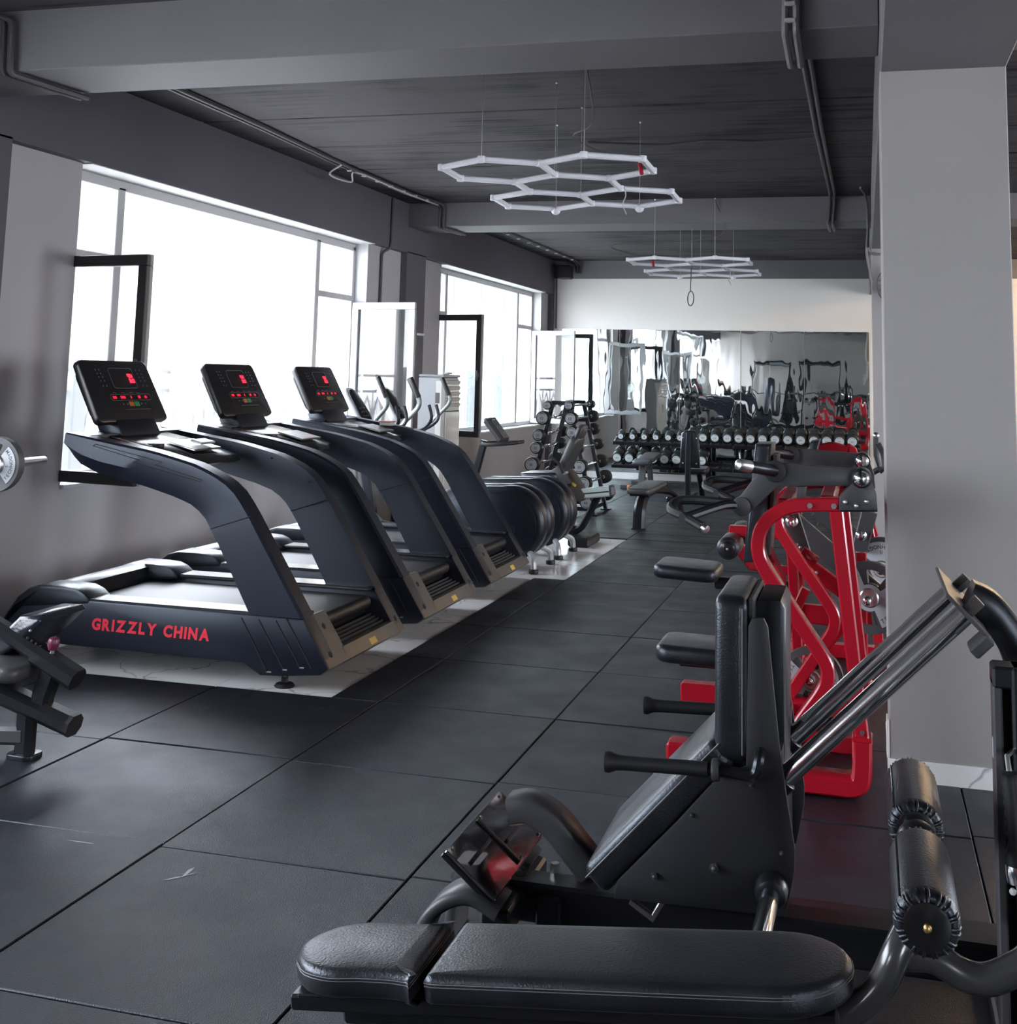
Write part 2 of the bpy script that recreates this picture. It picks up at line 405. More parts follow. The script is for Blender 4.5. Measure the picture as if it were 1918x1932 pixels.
def arc_text(b, txt, O, U, V, R, mid, size, step, bold=0.01):
    "letters around a circle of radius R; mid is the angle of the middle letter, reading counter-clockwise, tops inward"
    U, V, O = Vector(U).normalized(), Vector(V).normalized(), Vector(O); N = U.cross(V)
    for i, ch in enumerate(txt):
        a = mid+(i-(len(txt)-1)/2)*step; me, x0, x1 = glyph(ch, bold)
        up = -(U*math.cos(a)+V*math.sin(a)); rt = V*math.cos(a)-U*math.sin(a)
        MX = Matrix.Translation(O-up*R-rt*((x0+x1)/2*size)) @ Matrix(((rt.x, up.x, N.x, 0), (rt.y, up.y, N.y, 0), (rt.z, up.z, N.z, 0), (0, 0, 0, 1))) @ Matrix.Diagonal((size, size, size*0.4, 1))
        b.mesh(me, MX)
    return b
# ------------------------------------------------------------------ the room
XW, XI, XG = -5.108, -5.19, -5.37          # face of the wall frame, of its infill, of the window frames
YF, YR, XR = 19.88, -5.0, 7.0
# floor: rubber mats laid with open joints, marble under the machines by the window
floor = struct('floor', B().box((-5.6, YR-0.2, -0.12), (XR+0.2, YF+0.2, -0.016)), 'gap')
XE = [-1.472+0.917*k for k in range(-5, 10)]
matmesh = {}
def rubber(x0, x1, y0, y1, dz=0.0):
    g = 0.0035; w, d = round(x1-x0-2*g, 3), round(y1-y0-2*g, 3)
    if (w, d) not in matmesh:
        o = obj('rubber_mat', B().box((-w/2, -d/2, -0.016), (w/2, d/2, 0.0), 0.003), 'rubber', floor); matmesh[(w, d)] = o.data
    else:
        o = bpy.data.objects.new('rubber_mat', matmesh[(w, d)]); COL.objects.link(o); o.parent = floor; o['origin'] = tuple(floor['origin'])
    f = Vector(floor['origin'])
    if o.data.users == 1: o.data.transform(Matrix.Translation(f))
    o.location = Vector(((x0+x1)/2, (y0+y1)/2, dz))-f
    o.rotation_euler = (0, 0, random.choice((0, PI)))
for k in range(len(XE)-1):
    x0, x1 = XE[k], XE[k+1]
    if x0 < XI: x0 = XI
    if x1 > XR: x1 = XR
    if x1-x0 < 0.05 or x0 > 4.5: continue
    off = 0.0 if k % 2 == 0 else 0.03
    rows = [5.91+0.985*j for j in range(-7, 7)] + [12.53]
    for y0, y1 in zip(rows, rows[1:]):
        if x1 < -2.3 and y0 > 5.8: continue
        rubber(x0, x1, y0+(off if y0 < 5.8 else 0), y1+(off if y1 < 5.8 else 0), random.uniform(-0.002, 0.001))
    sh = 0.0 if k % 2 else 0.5
    rows = [12.55] + [12.55+sh+0.985*j for j in range(0 if sh else 1, 8) if 12.55+sh+0.985*j < YF-0.1] + [YF-0.01]
    for y0, y1 in zip(rows, rows[1:]): rubber(x0, x1, y0, y1, random.uniform(-0.002, 0.001))
for j in range(4): rubber(-2.658, -2.389, 5.91+0.985*j, 5.91+0.985*(j+1), 0)
tile = None
for i in range(3):
    for j in range(8):
        x0, x1 = -5.19+0.93*i, min(-2.38, -5.19+0.93*(i+1)); y0, y1 = 5.915+0.83*j, min(12.53, 5.915+0.83*(j+1))
        if y1-y0 < 0.1: continue
        obj('marble_tile', B().box((x0+0.001, y0+0.001, -0.016), (x1-0.001, y1-0.001, -0.008)), 'marble', floor)

# ceiling slabs with open joints, beams
ceil = struct('ceiling', B().box((XW-0.4, YR-0.2, 3.76), (XR+0.2, YF+0.2, 3.9)), 'gap')
E_ = [YR, -3.3, -1.68, -0.5, 0.6, 1.75, 2.9, 4.05, 5.3, 6.07, 7.28, 8.42, 9.56, 10.70, 11.83, 13.0, 13.62, 14.75, 15.9, 17.05, 18.2, 19.1, YF]
for y0, y1 in zip(E_, E_[1:]):
    obj('ceiling_slab', B().box((XW-0.3, y0+0.012, 3.612), (XR, y1-0.012, 3.75), 0.008), 'ceiling', ceil)
for y0, y1, z in ((5.52, 6.07, 3.268), (13.0, 13.64, 3.345), (-1.68, -1.1, 3.268)):
    obj('cross_beam', B().box((XW-0.1, y0, z), (0.085, y1, 3.70), 0.006), 'beam', ceil)
    obj('cross_beam', B().box((0.62, y0, z), (XR, y1, 3.70), 0.006), 'beam', ceil)
obj('long_beam', B().box((0.085, YR, 3.05), (0.622, YF, 3.70), 0.006), 'beam', ceil)

# left wall: pilasters and header in dark paint, infill in lighter paint, three glazed openings
wl = B()
wl.box((-5.62, YR, -0.02), (XI, YF, 0.85))
WY = [(-7.33+0.0, -2.35), (-0.14, 4.85), (7.06, 12.05), (14.40, 19.35)]
edges = [YR] + [e for w in WY for e in w if e > YR] + [YF]
edges = [(YR, YR+0.01)] and edges
solid = [(-2.35, -0.14), (4.85, 7.06), (12.05, 14.40), (19.35, YF+0.2)]
for a, b in solid: wl.box((-5.62, a, 0.85), (XI, b, 3.04))
wall_left = struct('wall_left', wl, 'wall_mid')
obj('header_beam', B().box((-5.62, YR, 3.04), (XW, YF, 3.70), 0.004), 'wall_dark', wall_left)
for a, b in ((-1.7, -1.1), (5.50, 6.25), (13.0, 13.62), (YF-0.1, YF+0.05)):
    obj('pilaster', B().box((-5.5, a, 0), (XW, b, 3.06), 0.004), 'wall_dark', wall_left)
for a, b in WY:
    rv = B()
    for yy in (a, b): rv.box((-5.62, yy-0.004, 0.85), (XI-0.002, yy+0.004, 3.04))
    rv.box((-5.62, max(a, YR), 3.032), (XW-0.004, b, 3.039))
    obj('reveal', rv, 'reveal', wall_left)
obj('sill_board', B().box((-5.60, WY[1][0], 0.835), (XI+0.03, WY[1][1], 0.862), 0.004), 'white', wall_left)
obj('sill_board', B().box((-5.60, WY[2][0], 0.835), (XI+0.03, WY[2][1], 0.862), 0.004), 'white', wall_left)
obj('sill_board', B().box((-5.60, WY[3][0], 0.835), (XI+0.03, WY[3][1], 0.862), 0.004), 'white', wall_left)

# far wall with dark band, mirror, skirting
wall_far = struct('wall_far', B().box((-5.6, YF, -0.1), (XR+0.2, YF+0.25, 3.7)), 'wall_light')
obj('dark_band', B().box((XW, YF-0.012, 3.308), (0.085, YF+0.05, 3.62), 0.002), 'beam', wall_far)
obj('dark_band', B().box((0.62, YF-0.012, 3.308), (XR, YF+0.05, 3.62), 0.002), 'beam', wall_far)
struct('baseboard_far', B().box((XI, YF-0.012, -0.01), (0.1, YF+0.02, 0.10), 0.003), 'marble')
mir = thing('wall_mirror', 'long wavy wall mirror of five panels behind the dumbbell racks', 'mirror', (-2.4, YF-0.006, 1.28))
sx = [-4.95, -3.956, -2.947, -1.946, -0.935, 0.075]
for a, b in zip(sx, sx[1:]):
    obj('mirror_panel', B().box((a+0.004, YF-0.008, 0.105), (b-0.004, YF-0.002, 2.455), 0.001), 'mirror', mir)
# walls out of the picture close the room; openings added for fill light
WARM = emit('warm fill tube', (1.0, .68, .42), 40); WARM2 = emit('strong warm fill tube', (1.0, .68, .40), 130)
wq = B()
wq.box((XR, YR, -0.1), (XR+0.2, YF, 0.8)); wq.box((XR, YR, 3.0), (XR+0.2, YF, 3.7))
for a, b in ((YR, 3.4), (6.3, 9.9), (12.6, YF)): wq.box((XR, a, 0.8), (XR+0.2, b, 3.0))
struct('wall_right', wq, 'wall_light')
wr = B()
wr.box((-5.6, YR-0.25, -0.1), (XR, YR, 0.6)); wr.box((-5.6, YR-0.25, 3.0), (XR, YR, 3.7))
for a, b in ((-5.6, 3.75), (6.15, XR)): wr.box((a, YR-0.25, 0.6), (b, YR, 3.0))
struct('wall_rear', wr, 'pillar')
# unseen fill tubes, added over the side hall to warm the far wall
for k, (x, y) in enumerate(((3.7, 9.0), (5.6, 9.0), (3.7, 14.8), (5.6, 14.8), (3.7, 17.8), (5.6, 17.8))):
    t = thing('fill_tube', 'added warm fill tube over the side hall, out of view, %s' % ('rear pair, pillar side', 'rear pair, outer side', 'middle pair, pillar side', 'middle pair, outer side', 'far pair, pillar side', 'far pair, outer side')[k], 'lamp', (x, y, 3.5), 'added fill tubes of the side hall')
    obj('housing', B().box((x-.7, y-.06, 3.55), (x+.7, y+.06, 3.612), .01), 'white', t)
    obj('tube', B().cyl((x-.66, y, 3.52), (x+.66, y, 3.52), .025, 12, .005), WARM if y < 17 else WARM2, t)

# pillars
def pillar(y0, y1):
    p = struct('pillar', B().box((0.083, y0, -0.016), (0.620, y1, 3.06), 0.004), 'pillar')
    bb = B().box((0.073, y0-0.012, -0.002), (0.63, y1+0.012, 0.085), 0.002)
    obj('skirting', bb, 'marble', p)
    obj('edge_strip', B().box((0.070, y0-0.004, 0.085), (0.081, y0+0.10, 0.24), 0.002), 'wall_light', p)
    return p
pillar(5.52, 6.08)
p2 = pillar(13.0, 13.62); pillar(-1.68, -1.1)

# windows
def member(b, y0, y1, z0, z1, d=0.035): b.box((XG-d, y0, z0), (XG+d, y1, z1), 0.006)
def casement(parent, yh, ang, wid, inner_to, z0=0.885, z1=2.395):
    "open sash hinged at yh; ang is measured from the wall line; pale outside, anthracite inside"
    d = Vector((math.sin(ang), math.cos(ang)*inner_to, 0)); n = Vector((d.y, -d.x, 0))*inner_to
    O = Vector((XG+0.05, yh, 0)); f = 0.075
    def fr(b, o, t):
        for (s0, s1, a, c) in ((0, wid, z0, z0+f), (0, wid, z1-f, z1), (0, f, z0+f, z1-f), (wid-f, wid, z0+f, z1-f)):
            b.obox(O+d*((s0+s1)/2)+Vector((0, 0, (a+c)/2))+n*o, (s1-s0, t, c-a), d, n, 0.004)
    b1 = B(); fr(b1, 0.016, 0.032); sash = obj('casement_sash', b1, 'frame_dark', parent)
    b2 = B(); fr(b2, -0.016, 0.032); obj('sash_outer_face', b2, 'sash_white', sash)
    obj('sash_pane', B().obox(O+d*(wid/2)+Vector((0, 0, (z0+z1)/2)), (wid-2*f+0.02, 0.008, z1-z0-2*f+0.02), d, n), 'glass', sash)
    h = O+d*(wid-0.035)+Vector((0, 0, (z0+z1)/2))
    obj('sash_handle', B().obox(h+n*0.045, (0.022, 0.02, 0.13), d, n, 0.006).obox(h+n*0.035, (0.03, 0.02, 0.06), d, n, 0.005), 'metal_grey', sash)
def window(i, y0, y1, m1, m2, dusty, angs):
    w = bpy.data.objects.new('window_%d' % i, None); COL.objects.link(w); w.location = (XG, (y0+y1)/2, 0.85)
    w['origin'] = tuple(w.location); w['kind'] = 'structure'
    b = B(); member(b, y0, y1, 0.862, 0.925); member(b, y0, y1, 2.955, 3.032); member(b, y0, y0+0.06, 0.9, 3.0); member(b, y1-0.06, y1, 0.9, 3.0)
    obj('outer_frame', b, 'frame', w)
    for m in (m1, m2): b = B(); member(b, m-0.045, m+0.045, 0.9, 2.98); obj('mullion', b, 'frame', w)
    for a, c in ((y0+0.05, m1-0.04), (m2+0.04, y1-0.05)): b = B(); member(b, a, c, 2.405, 2.47); obj('transom', b, 'frame', w)
    def pane(a, c, z0, z1, mm): obj('pane', B().box((XG-0.008, a, z0), (XG, c, z1)), mm, w)
    pane(y0+0.055, m1-0.04, 2.465, 2.96, 'glass'); pane(m2+0.04, y1-0.055, 2.465, 2.96, 'glass')
    pane(m1+0.04, m2-0.04, 0.92, 2.96, 'glass_dusty' if dusty else 'glass')
    casement(w, y0+0.03, angs[0], 0.77, 1); casement(w, y1-0.03, angs[1], 0.77, -1)
window(1, 7.06, 12.05, 7.75, 11.13, False, (math.radians(98), math.radians(82)))
window(2, 14.40, 19.35, 15.04, 18.47, True, (math.radians(103), math.radians(80)))
window(3, -0.14, 4.85, 0.55, 3.93, False, (math.radians(60), math.radians(20)))

# outside: yard, lattice fence, pale houses
struct('ground', B().box((-80, -40, -0.5), (-5.62, 70, -0.15)), 'ext_ground')
fence = thing('yard_fence', 'pale metal yard fence with pointed arches seen through the big window', 'fence', (-9.2, 16, -0.15))
fm = {}
for i in range(14):
    y = 6+2.2*i
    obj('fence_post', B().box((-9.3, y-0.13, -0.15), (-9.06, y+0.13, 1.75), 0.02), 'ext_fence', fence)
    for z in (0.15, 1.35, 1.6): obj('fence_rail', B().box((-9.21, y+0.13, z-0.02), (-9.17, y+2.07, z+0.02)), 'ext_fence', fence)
    for k in range(7):
        yy = y+0.27+0.28*k
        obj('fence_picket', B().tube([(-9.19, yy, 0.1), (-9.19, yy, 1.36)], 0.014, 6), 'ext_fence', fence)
    for k in range(6):
        yy = y+0.41+0.28*k
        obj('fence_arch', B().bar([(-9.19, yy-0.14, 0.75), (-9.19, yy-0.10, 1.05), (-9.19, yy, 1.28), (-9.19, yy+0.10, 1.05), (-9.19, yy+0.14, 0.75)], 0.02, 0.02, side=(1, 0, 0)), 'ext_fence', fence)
def house(label, x0, x1, y0, y1, h, m, rows):
    t = thing('house', label, 'house', (x0, (y0+y1)/2, -0.15))
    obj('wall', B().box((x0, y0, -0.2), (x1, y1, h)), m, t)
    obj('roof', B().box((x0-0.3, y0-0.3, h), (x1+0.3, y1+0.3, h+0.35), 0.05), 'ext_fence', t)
    n = int((y1-y0)/3.2)
    for r in range(rows):
        for k in range(n):
            y = y0+(k+0.5)*(y1-y0)/n
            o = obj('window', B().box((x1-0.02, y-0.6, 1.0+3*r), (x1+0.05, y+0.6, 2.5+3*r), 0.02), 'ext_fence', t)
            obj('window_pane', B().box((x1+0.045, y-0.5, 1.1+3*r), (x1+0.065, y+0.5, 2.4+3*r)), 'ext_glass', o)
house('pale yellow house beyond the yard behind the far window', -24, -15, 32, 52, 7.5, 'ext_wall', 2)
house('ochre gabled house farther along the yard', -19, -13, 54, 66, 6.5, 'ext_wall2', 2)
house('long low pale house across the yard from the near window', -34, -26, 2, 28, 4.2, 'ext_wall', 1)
# pale scuffs on the mats
def scuff(u0, v0, u1, v1, w):
    a, b = at(u0, v0, Z=0.0), at(u1, v1, Z=0.0); d = (b-a).normalized(); n = Vector((-d.y, d.x, 0)); L = (b-a).length
    f = Vector(floor['origin'])
    q = [a, a+d*L*.3+n*w*.6, a+d*L*.7+n*w, b, a+d*L*.7-n*w*.4, a+d*L*.3-n*w*.5]
    o = obj('scuff_mark', B().rings([[p+Vector((0, 0, z)) for p in q] for z in (-.0006, .0006)]), 'scuff', floor)
M['scuff'] = mat('pale scuff', (0.30, 0.31, 0.31), 0.7)
scuff(342, 1656, 368, 1636, .010); scuff(308, 1661, 344, 1654, .007); scuff(346, 1653, 372, 1647, .003); scuff(125, 1585, 178, 1592, .004)
# ------------------------------------------------------------------ treadmills
def treadmill(y0, label):
    w = 1.08; y1 = y0+w; yc = (y0+y1)/2
    t = thing('treadmill', label, 'treadmill', (-3.7, yc, 0), 'treadmills in a row by the window')
    side = [(-4.75, .10), (-4.70, .19), (-4.60, .345), (-4.51, .40), (-4.30, .40), (-4.14, .372), (-2.845, .363), (-2.69, .123), (-2.74, .088), (-2.95, .067), (-3.08, .061), (-3.18, .115), (-4.4, .127)]
    for a, b in ((y0, y0+.13), (y1-.13, y1)):
        o = obj('side_panel', B().prism(side, a, b, 0.012), 'navy', t)
        if a == y0:
            for (ax, az), (bx, bz) in zip(xz([(455, 1165), (487.6, 1168.5), (520, 1170.6), (540, 1167)], 5.95), xz([(504, 1267), (534.5, 1263), (566, 1259), (588, 1262)], 5.95)):
                obj('panel_groove', B().tube([(ax, y0, az), (bx, y0, bz)], 0.0055, 6), 'gap', o)
                obj('groove_end', B().box((bx-.004, y0-.004, bz-.004), (bx+.022, y0+.006, bz+.002)), 'silver', o) if bx < -2.8 else None
            x = -4.108
            for ch in 'GRIZZLY CHINA':
                if ch == ' ': x += .032; continue
                g = glyph(ch, .045); wd = (g[2]-g[1])*.082*.93
                obj('letter', line_text(B(), ch, (x, y0-0.0012, .224-.012*(x+4.108)), (1, 0, -.012), (0.06, 0, 1), .082, bold=.045, fit=(g[2]-g[1]+.1)*.082*.93), 'red_print', o)
                x += wd+.0105
    obj('deck_frame', B().box((-4.5, y0+.13, .12), (-2.90, y1-.13, .30)), 'satin', t)
    obj('belt', B().box((-4.36, y0+.175, .305), (-2.88, y1-.175, .336), 0.004).cyl((-2.885, y0+.18, .296), (-2.885, y1-.18, .296), .040, 16), 'rubber_plain', t)
    for a in (y0+.006, y1-.171):
        obj('foot_rail', B().box((-4.16, a, .358), (-2.865, a+.165, .379), 0.006), 'gloss_rail', t)
    lobe = [(-4.735, .15), (-4.70, .22), (-4.60, .365), (-4.53, .415), (-4.457, .436), (-4.309, .436), (-4.224, .43), (-4.175, .412), (-4.132, .378), (-4.132, .35), (-4.6, .30)]
    mid = [(-4.72, .16), (-4.69, .23), (-4.60, .36), (-4.53, .41), (-4.457, .43), (-4.37, .43), (-4.34, .415), (-4.33, .30), (-4.60, .15)]
    hood = obj('motor_hood', B().prism(mid, y0+.15, y1-.15, 0.012), 'satin', t)
    for a, b in ((y0-.004, y0+.20), (y1-.20, y1+.004)): obj('hood_lobe', B().prism(lobe, a, b, 0.02), 'satin', hood)
    # swept arms with a bevelled lower flank
    top = resample([(x, 0, z) for x, z in [(-4.36, 1.277), (-4.116, 1.241), (-3.797, 1.194), (-3.547, 1.137), (-3.42, 1.09), (-3.33, 1.04), (-3.262, .985), (-3.191, .89), (-2.843, .365)]], 26)
    bot = resample([(x, 0, z) for x, z in [(-4.372, 1.185), (-4.299, 1.108), (-4.18, 1.06), (-4.026, 1.032), (-3.846, .997), (-3.658, .951), (-3.55, .915), (-3.47, .865), (-3.398, .773), (-3.345, .686), (-3.157, .366)]], 26)
    for near in (True, False):
        rr = []
        for i, (p, q) in enumerate(zip(top, bot)):
            k = max(0.0, 1-i/17)**0.6; c = 0.055*k
            mpt = p.lerp(q, 0.62 if k > 0 else 0.62)
            ys = [(p, .012), (p, 0.118), (q, .13), (q, c), (mpt, 0.0), (p.lerp(q, .06), 0.0)]
            if near: rr.append([Vector((a.x, y0+d, a.z)) for a, d in ys])
            else: rr.append([Vector((a.x, y1-d, a.z)) for a, d in ys])
        arm = obj('arm', B().rings(rr), 'navy', t, ang=28)
        yy = y0 if near else y1-.131
        if near:
            pl = [(175, 841), (181, 838), (306, 872), (292, 877), (382, 906), (378, 909), (250, 872), (262, 868), (175, 841)]
            obj('accent_line', B().tube([(x, y0-.0005, z) for x, z in xz(pl, 5.95)], 0.0022, 5), 'gap', arm)
        b = B()
        p, q = top[17], bot[17]; e0 = y0-.001 if near else y1-.132; 
        b.tube([(p.x, e0, p.z), (q.x, e0, q.z)], 0.003, 5); obj('arm_joint', b, 'gap', arm)
        if not near:
            for s in (0.12, 0.3, 0.47, 0.6):
                i = int(s*25); v = top[i].lerp(bot[i], .15); obj('screw', B().ball((v.x, y1-.131, v.z), .006, 8, 4), 'gap', arm)
    fb = [(-4.365, 1.272), (-4.378, 1.20), (-4.345, 1.14), (-4.28, 1.13), (-4.24, 1.17), (-4.24, 1.262)]
    obj('front_bar', B().prism(fb, y0+.06, y1-.06, 0.015), 'navy', t)
    tr = [(-4.25, 1.255), (-3.98, 1.205), (-3.74, 1.135), (-3.71, 1.10), (-3.75, 1.085), (-4.25, 1.15)]
    tray = obj('tray', B().prism(tr, y0+.24, y1-.24, 0.01), 'gloss', t)
    d = Vector((.26, 0, -.06)).normalized()
    obj('key_panel', B().obox(Vector((-3.90, yc+.06, 1.196)), (.20, .30, .012), d, (0, 1, 0), .003), 'steel', tray)
    obj('cup_recess', B().cyl((-3.99, y0+.33, 1.190), (-3.99, y0+.33, 1.2135), .05, 14), 'rubber_plain', tray)
    # console
    O = Vector((-4.27, yc, 1.325)); up = Vector((-.19, 0, .355)).normalized(); ax = Vector((0, 1, 0)); n = ax.cross(up); n = n if n.x > 0 else -n
    obj('console_neck', B().prism([(-4.33, 1.17), (-4.21, 1.17), (-4.215, 1.25), (-4.27, 1.34), (-4.36, 1.36), (-4.40, 1.30)], yc-.20, yc+.20, 0.01), 'satin', t)
    H, Wd = .41, .70
    C0 = O+up*(H/2)-n*.045
    pl = rrect(Wd, H, .035, 4); pl = [(a*(1.0-0.035*(b/H)), b+(.014*(1-(2*a/Wd)**2) if b > 0 else 0)) for a, b in pl]
    con = obj('console', B().cushion(pl, .05, .012, C0, ax, up, 2) if ax.cross(up).dot(n) > 0 else B().cushion(pl, .05, .012, C0, -ax, up, 2), 'gloss_console', t)
    F = O+up*(H/2)+n*.0062
    obj('console_back', B().cushion(rrect(Wd*.9, H*.8, .05, 3), .03, .012, F-n*.080, ax, up, 2), 'satin', con)
    def fp(u, v): return F+ax*((u-.5)*Wd)+up*((.5-v)*H)
    def rim(b, u0, u1, v0, v1, r, k=0.0017):
        q = rrect((u1-u0)*Wd, (v1-v0)*H, r, 3); c = fp((u0+u1)/2, (v0+v1)/2)
        b.tube([c+ax*a+up*bb for a, bb in q], k, 4, closed=True); return b
    obj('screen_rim', rim(rim(B(), .37, .72, .13, .46, .02), .26, .86, .56, .66, .02), 'print_grey', con)
    g = B(); c = fp(.66, .30)
    for r in range(2):
        for k in range(3):
            x, z = (k-1)*.018+r*.006, .018-r*.034
            for q in range(3):
                if (q+k+r) % 4: g.obox(c+ax*x+up*(z+(q-1)*.010), (.013, .0065, .002), ax, up)
            g.obox(c+ax*(x+.005)+up*z, (.004, .026, .002), ax, up)
    obj('led_digits', g, 'led', con, label='glowing red digits')
    g = B()
    for u, k in ((.33, 3), (.45, 4), (.57, 1), (.69, 2), (.79, 2)):
        for j in range(k): g.obox(fp(u+(j-k/2)*.018, .61), (.009, .017, .002), ax, up)
    obj('led_row', g, 'led_dim', con, label='dim red digit row')
    obj('stop_button', B().obox(fp(.53, .72), (.050, .032, .004), ax, up, .002), 'orange_btn', con, label='orange button')
    obj('start_button', B().obox(fp(.61, .72), (.050, .032, .004), ax, up, .002), 'green_btn', con, label='green button')
    g = B()
    for u in (.41, .47, .68, .74): g.obox(fp(u, .72), (.012, .010, .002), ax, up)
    for u in (.21, .26, .80, .86):
        for v in (.16, .22, .28, .34, .42): g.obox(fp(u+(v-.3)*.10, v), (.009, .009, .002), ax, up)
    g.obox(fp(.60, .81), (.26, .003, .002), ax, up)
    for u in (.34, .46, .58, .69): g.obox(fp(u, .535), (.03, .004, .002), ax, up)
    obj('small_keys', g, 'print_grey', con)
    # rear end plate with the grated step
    ch = [(-2.850, .366), (-2.690, .124), (-2.735, .09), (-2.755, .10), (-2.872, .36)]
    cheekL = obj('end_plate', B().prism(ch, y0+.01, y0+.27, 0.004), 'bronze', t)
    obj('end_plate', B().prism(ch, y1-.11, y1-.005, 0.004), 'bronze', t)
    low = [(-2.728, .186), (-2.690, .124), (-2.735, .09), (-2.775, .10), (-2.75, .19)]
    sill = obj('end_plate', B().prism(low, y0+.25, y1-.10, 0.004), 'bronze', t)
    nv = Vector((.24, 0, .156)).normalized()
    for yy, s in ((y0+.07, .30), (y0+.17, .27), (y0+.09, .78), (y1-.06, .3), (y1-.06, .72)):
        pt = Vector((-2.850, yy, .366)).lerp(Vector((-2.690, yy, .124)), s)
        obj('bolt_hole', B().cyl(pt-nv*.004, pt+nv*.0015, .017, 12), 'gap', t)
    obj('label_plate', B().obox(Vector((-2.7085, y0+.62, .152)), (.09, .05, .003), (0, 1, 0), (-.55, 0, .84), .001), 'yellow', sill, label='small yellow label')
    step = obj('step', B().box((-2.90, y0+.26, .12), (-2.76, y1-.10, .178)), 'satin', t)
    for k in range(5):
        x = -2.865+.026*k; z = .225-.010*k
        obj('step_rib', B().obox((x, (y0+.26+y1-.10)/2, z-.012), (.010, w-.37, .03), (1, 0, 0), (0, 1, 0), .003), 'metal_grey', step)
    for x, yy in ((-2.985, y0+.10), (-2.985, y1-.10), (-4.4, y0+.10), (-4.4, y1-.10)):
        o = obj('foot', B().lathe([(.050, 0), (.055, .006), (.045, .018), (.02, .024), (.018, .05), (.001, .05)], (x, yy, -.008), (0, 0, 1), 18), 'rubber_plain', t)
        obj('foot_stem', B().cyl((x, yy, .03), (x, yy, .14), .0085, 10), 'steel', o)
    return t
M['gloss_rail'] = mat('glossy dark foot rail', (0.03, 0.032, 0.036), 0.20)
M['gloss_console'] = mat('black console face', (0.011, 0.010, 0.011), 0.30)
tm = treadmill(5.95, 'nearest black treadmill of the three, its red GRIZZLY CHINA lettering in full view')
copy_tree(tm, (-3.7, 6.49+1.405, 0), 'middle black treadmill of the row, between two others by the big window', skip=())
copy_tree(tm, (-3.7, 6.49+2.81, 0), 'last black treadmill of the row, beside the domed elliptical trainers')
o = obj('eraser_box', B().box((-3.93, 9.50, 1.204), (-3.83, 9.60, 1.232), 0.003), 'cream'); tag(o, 'small pale box with a pink lid left on the tray of the last treadmill', 'box')
o.location.z = 1.212
obj('lid', B().box((-3.935, 9.495, 1.232), (-3.825, 9.605, 1.240), 0.002), mat('pink lid', (.45, .12, .14), .5), o)
o = obj('phone', B().obox((-3.86, 6.58, 1.2165), (.08, .16, .014), (.97, 0, -.22), (0, 1, 0), .004), 'silver'); tag(o, 'silver phone lying on the tray of the nearest treadmill', 'phone')

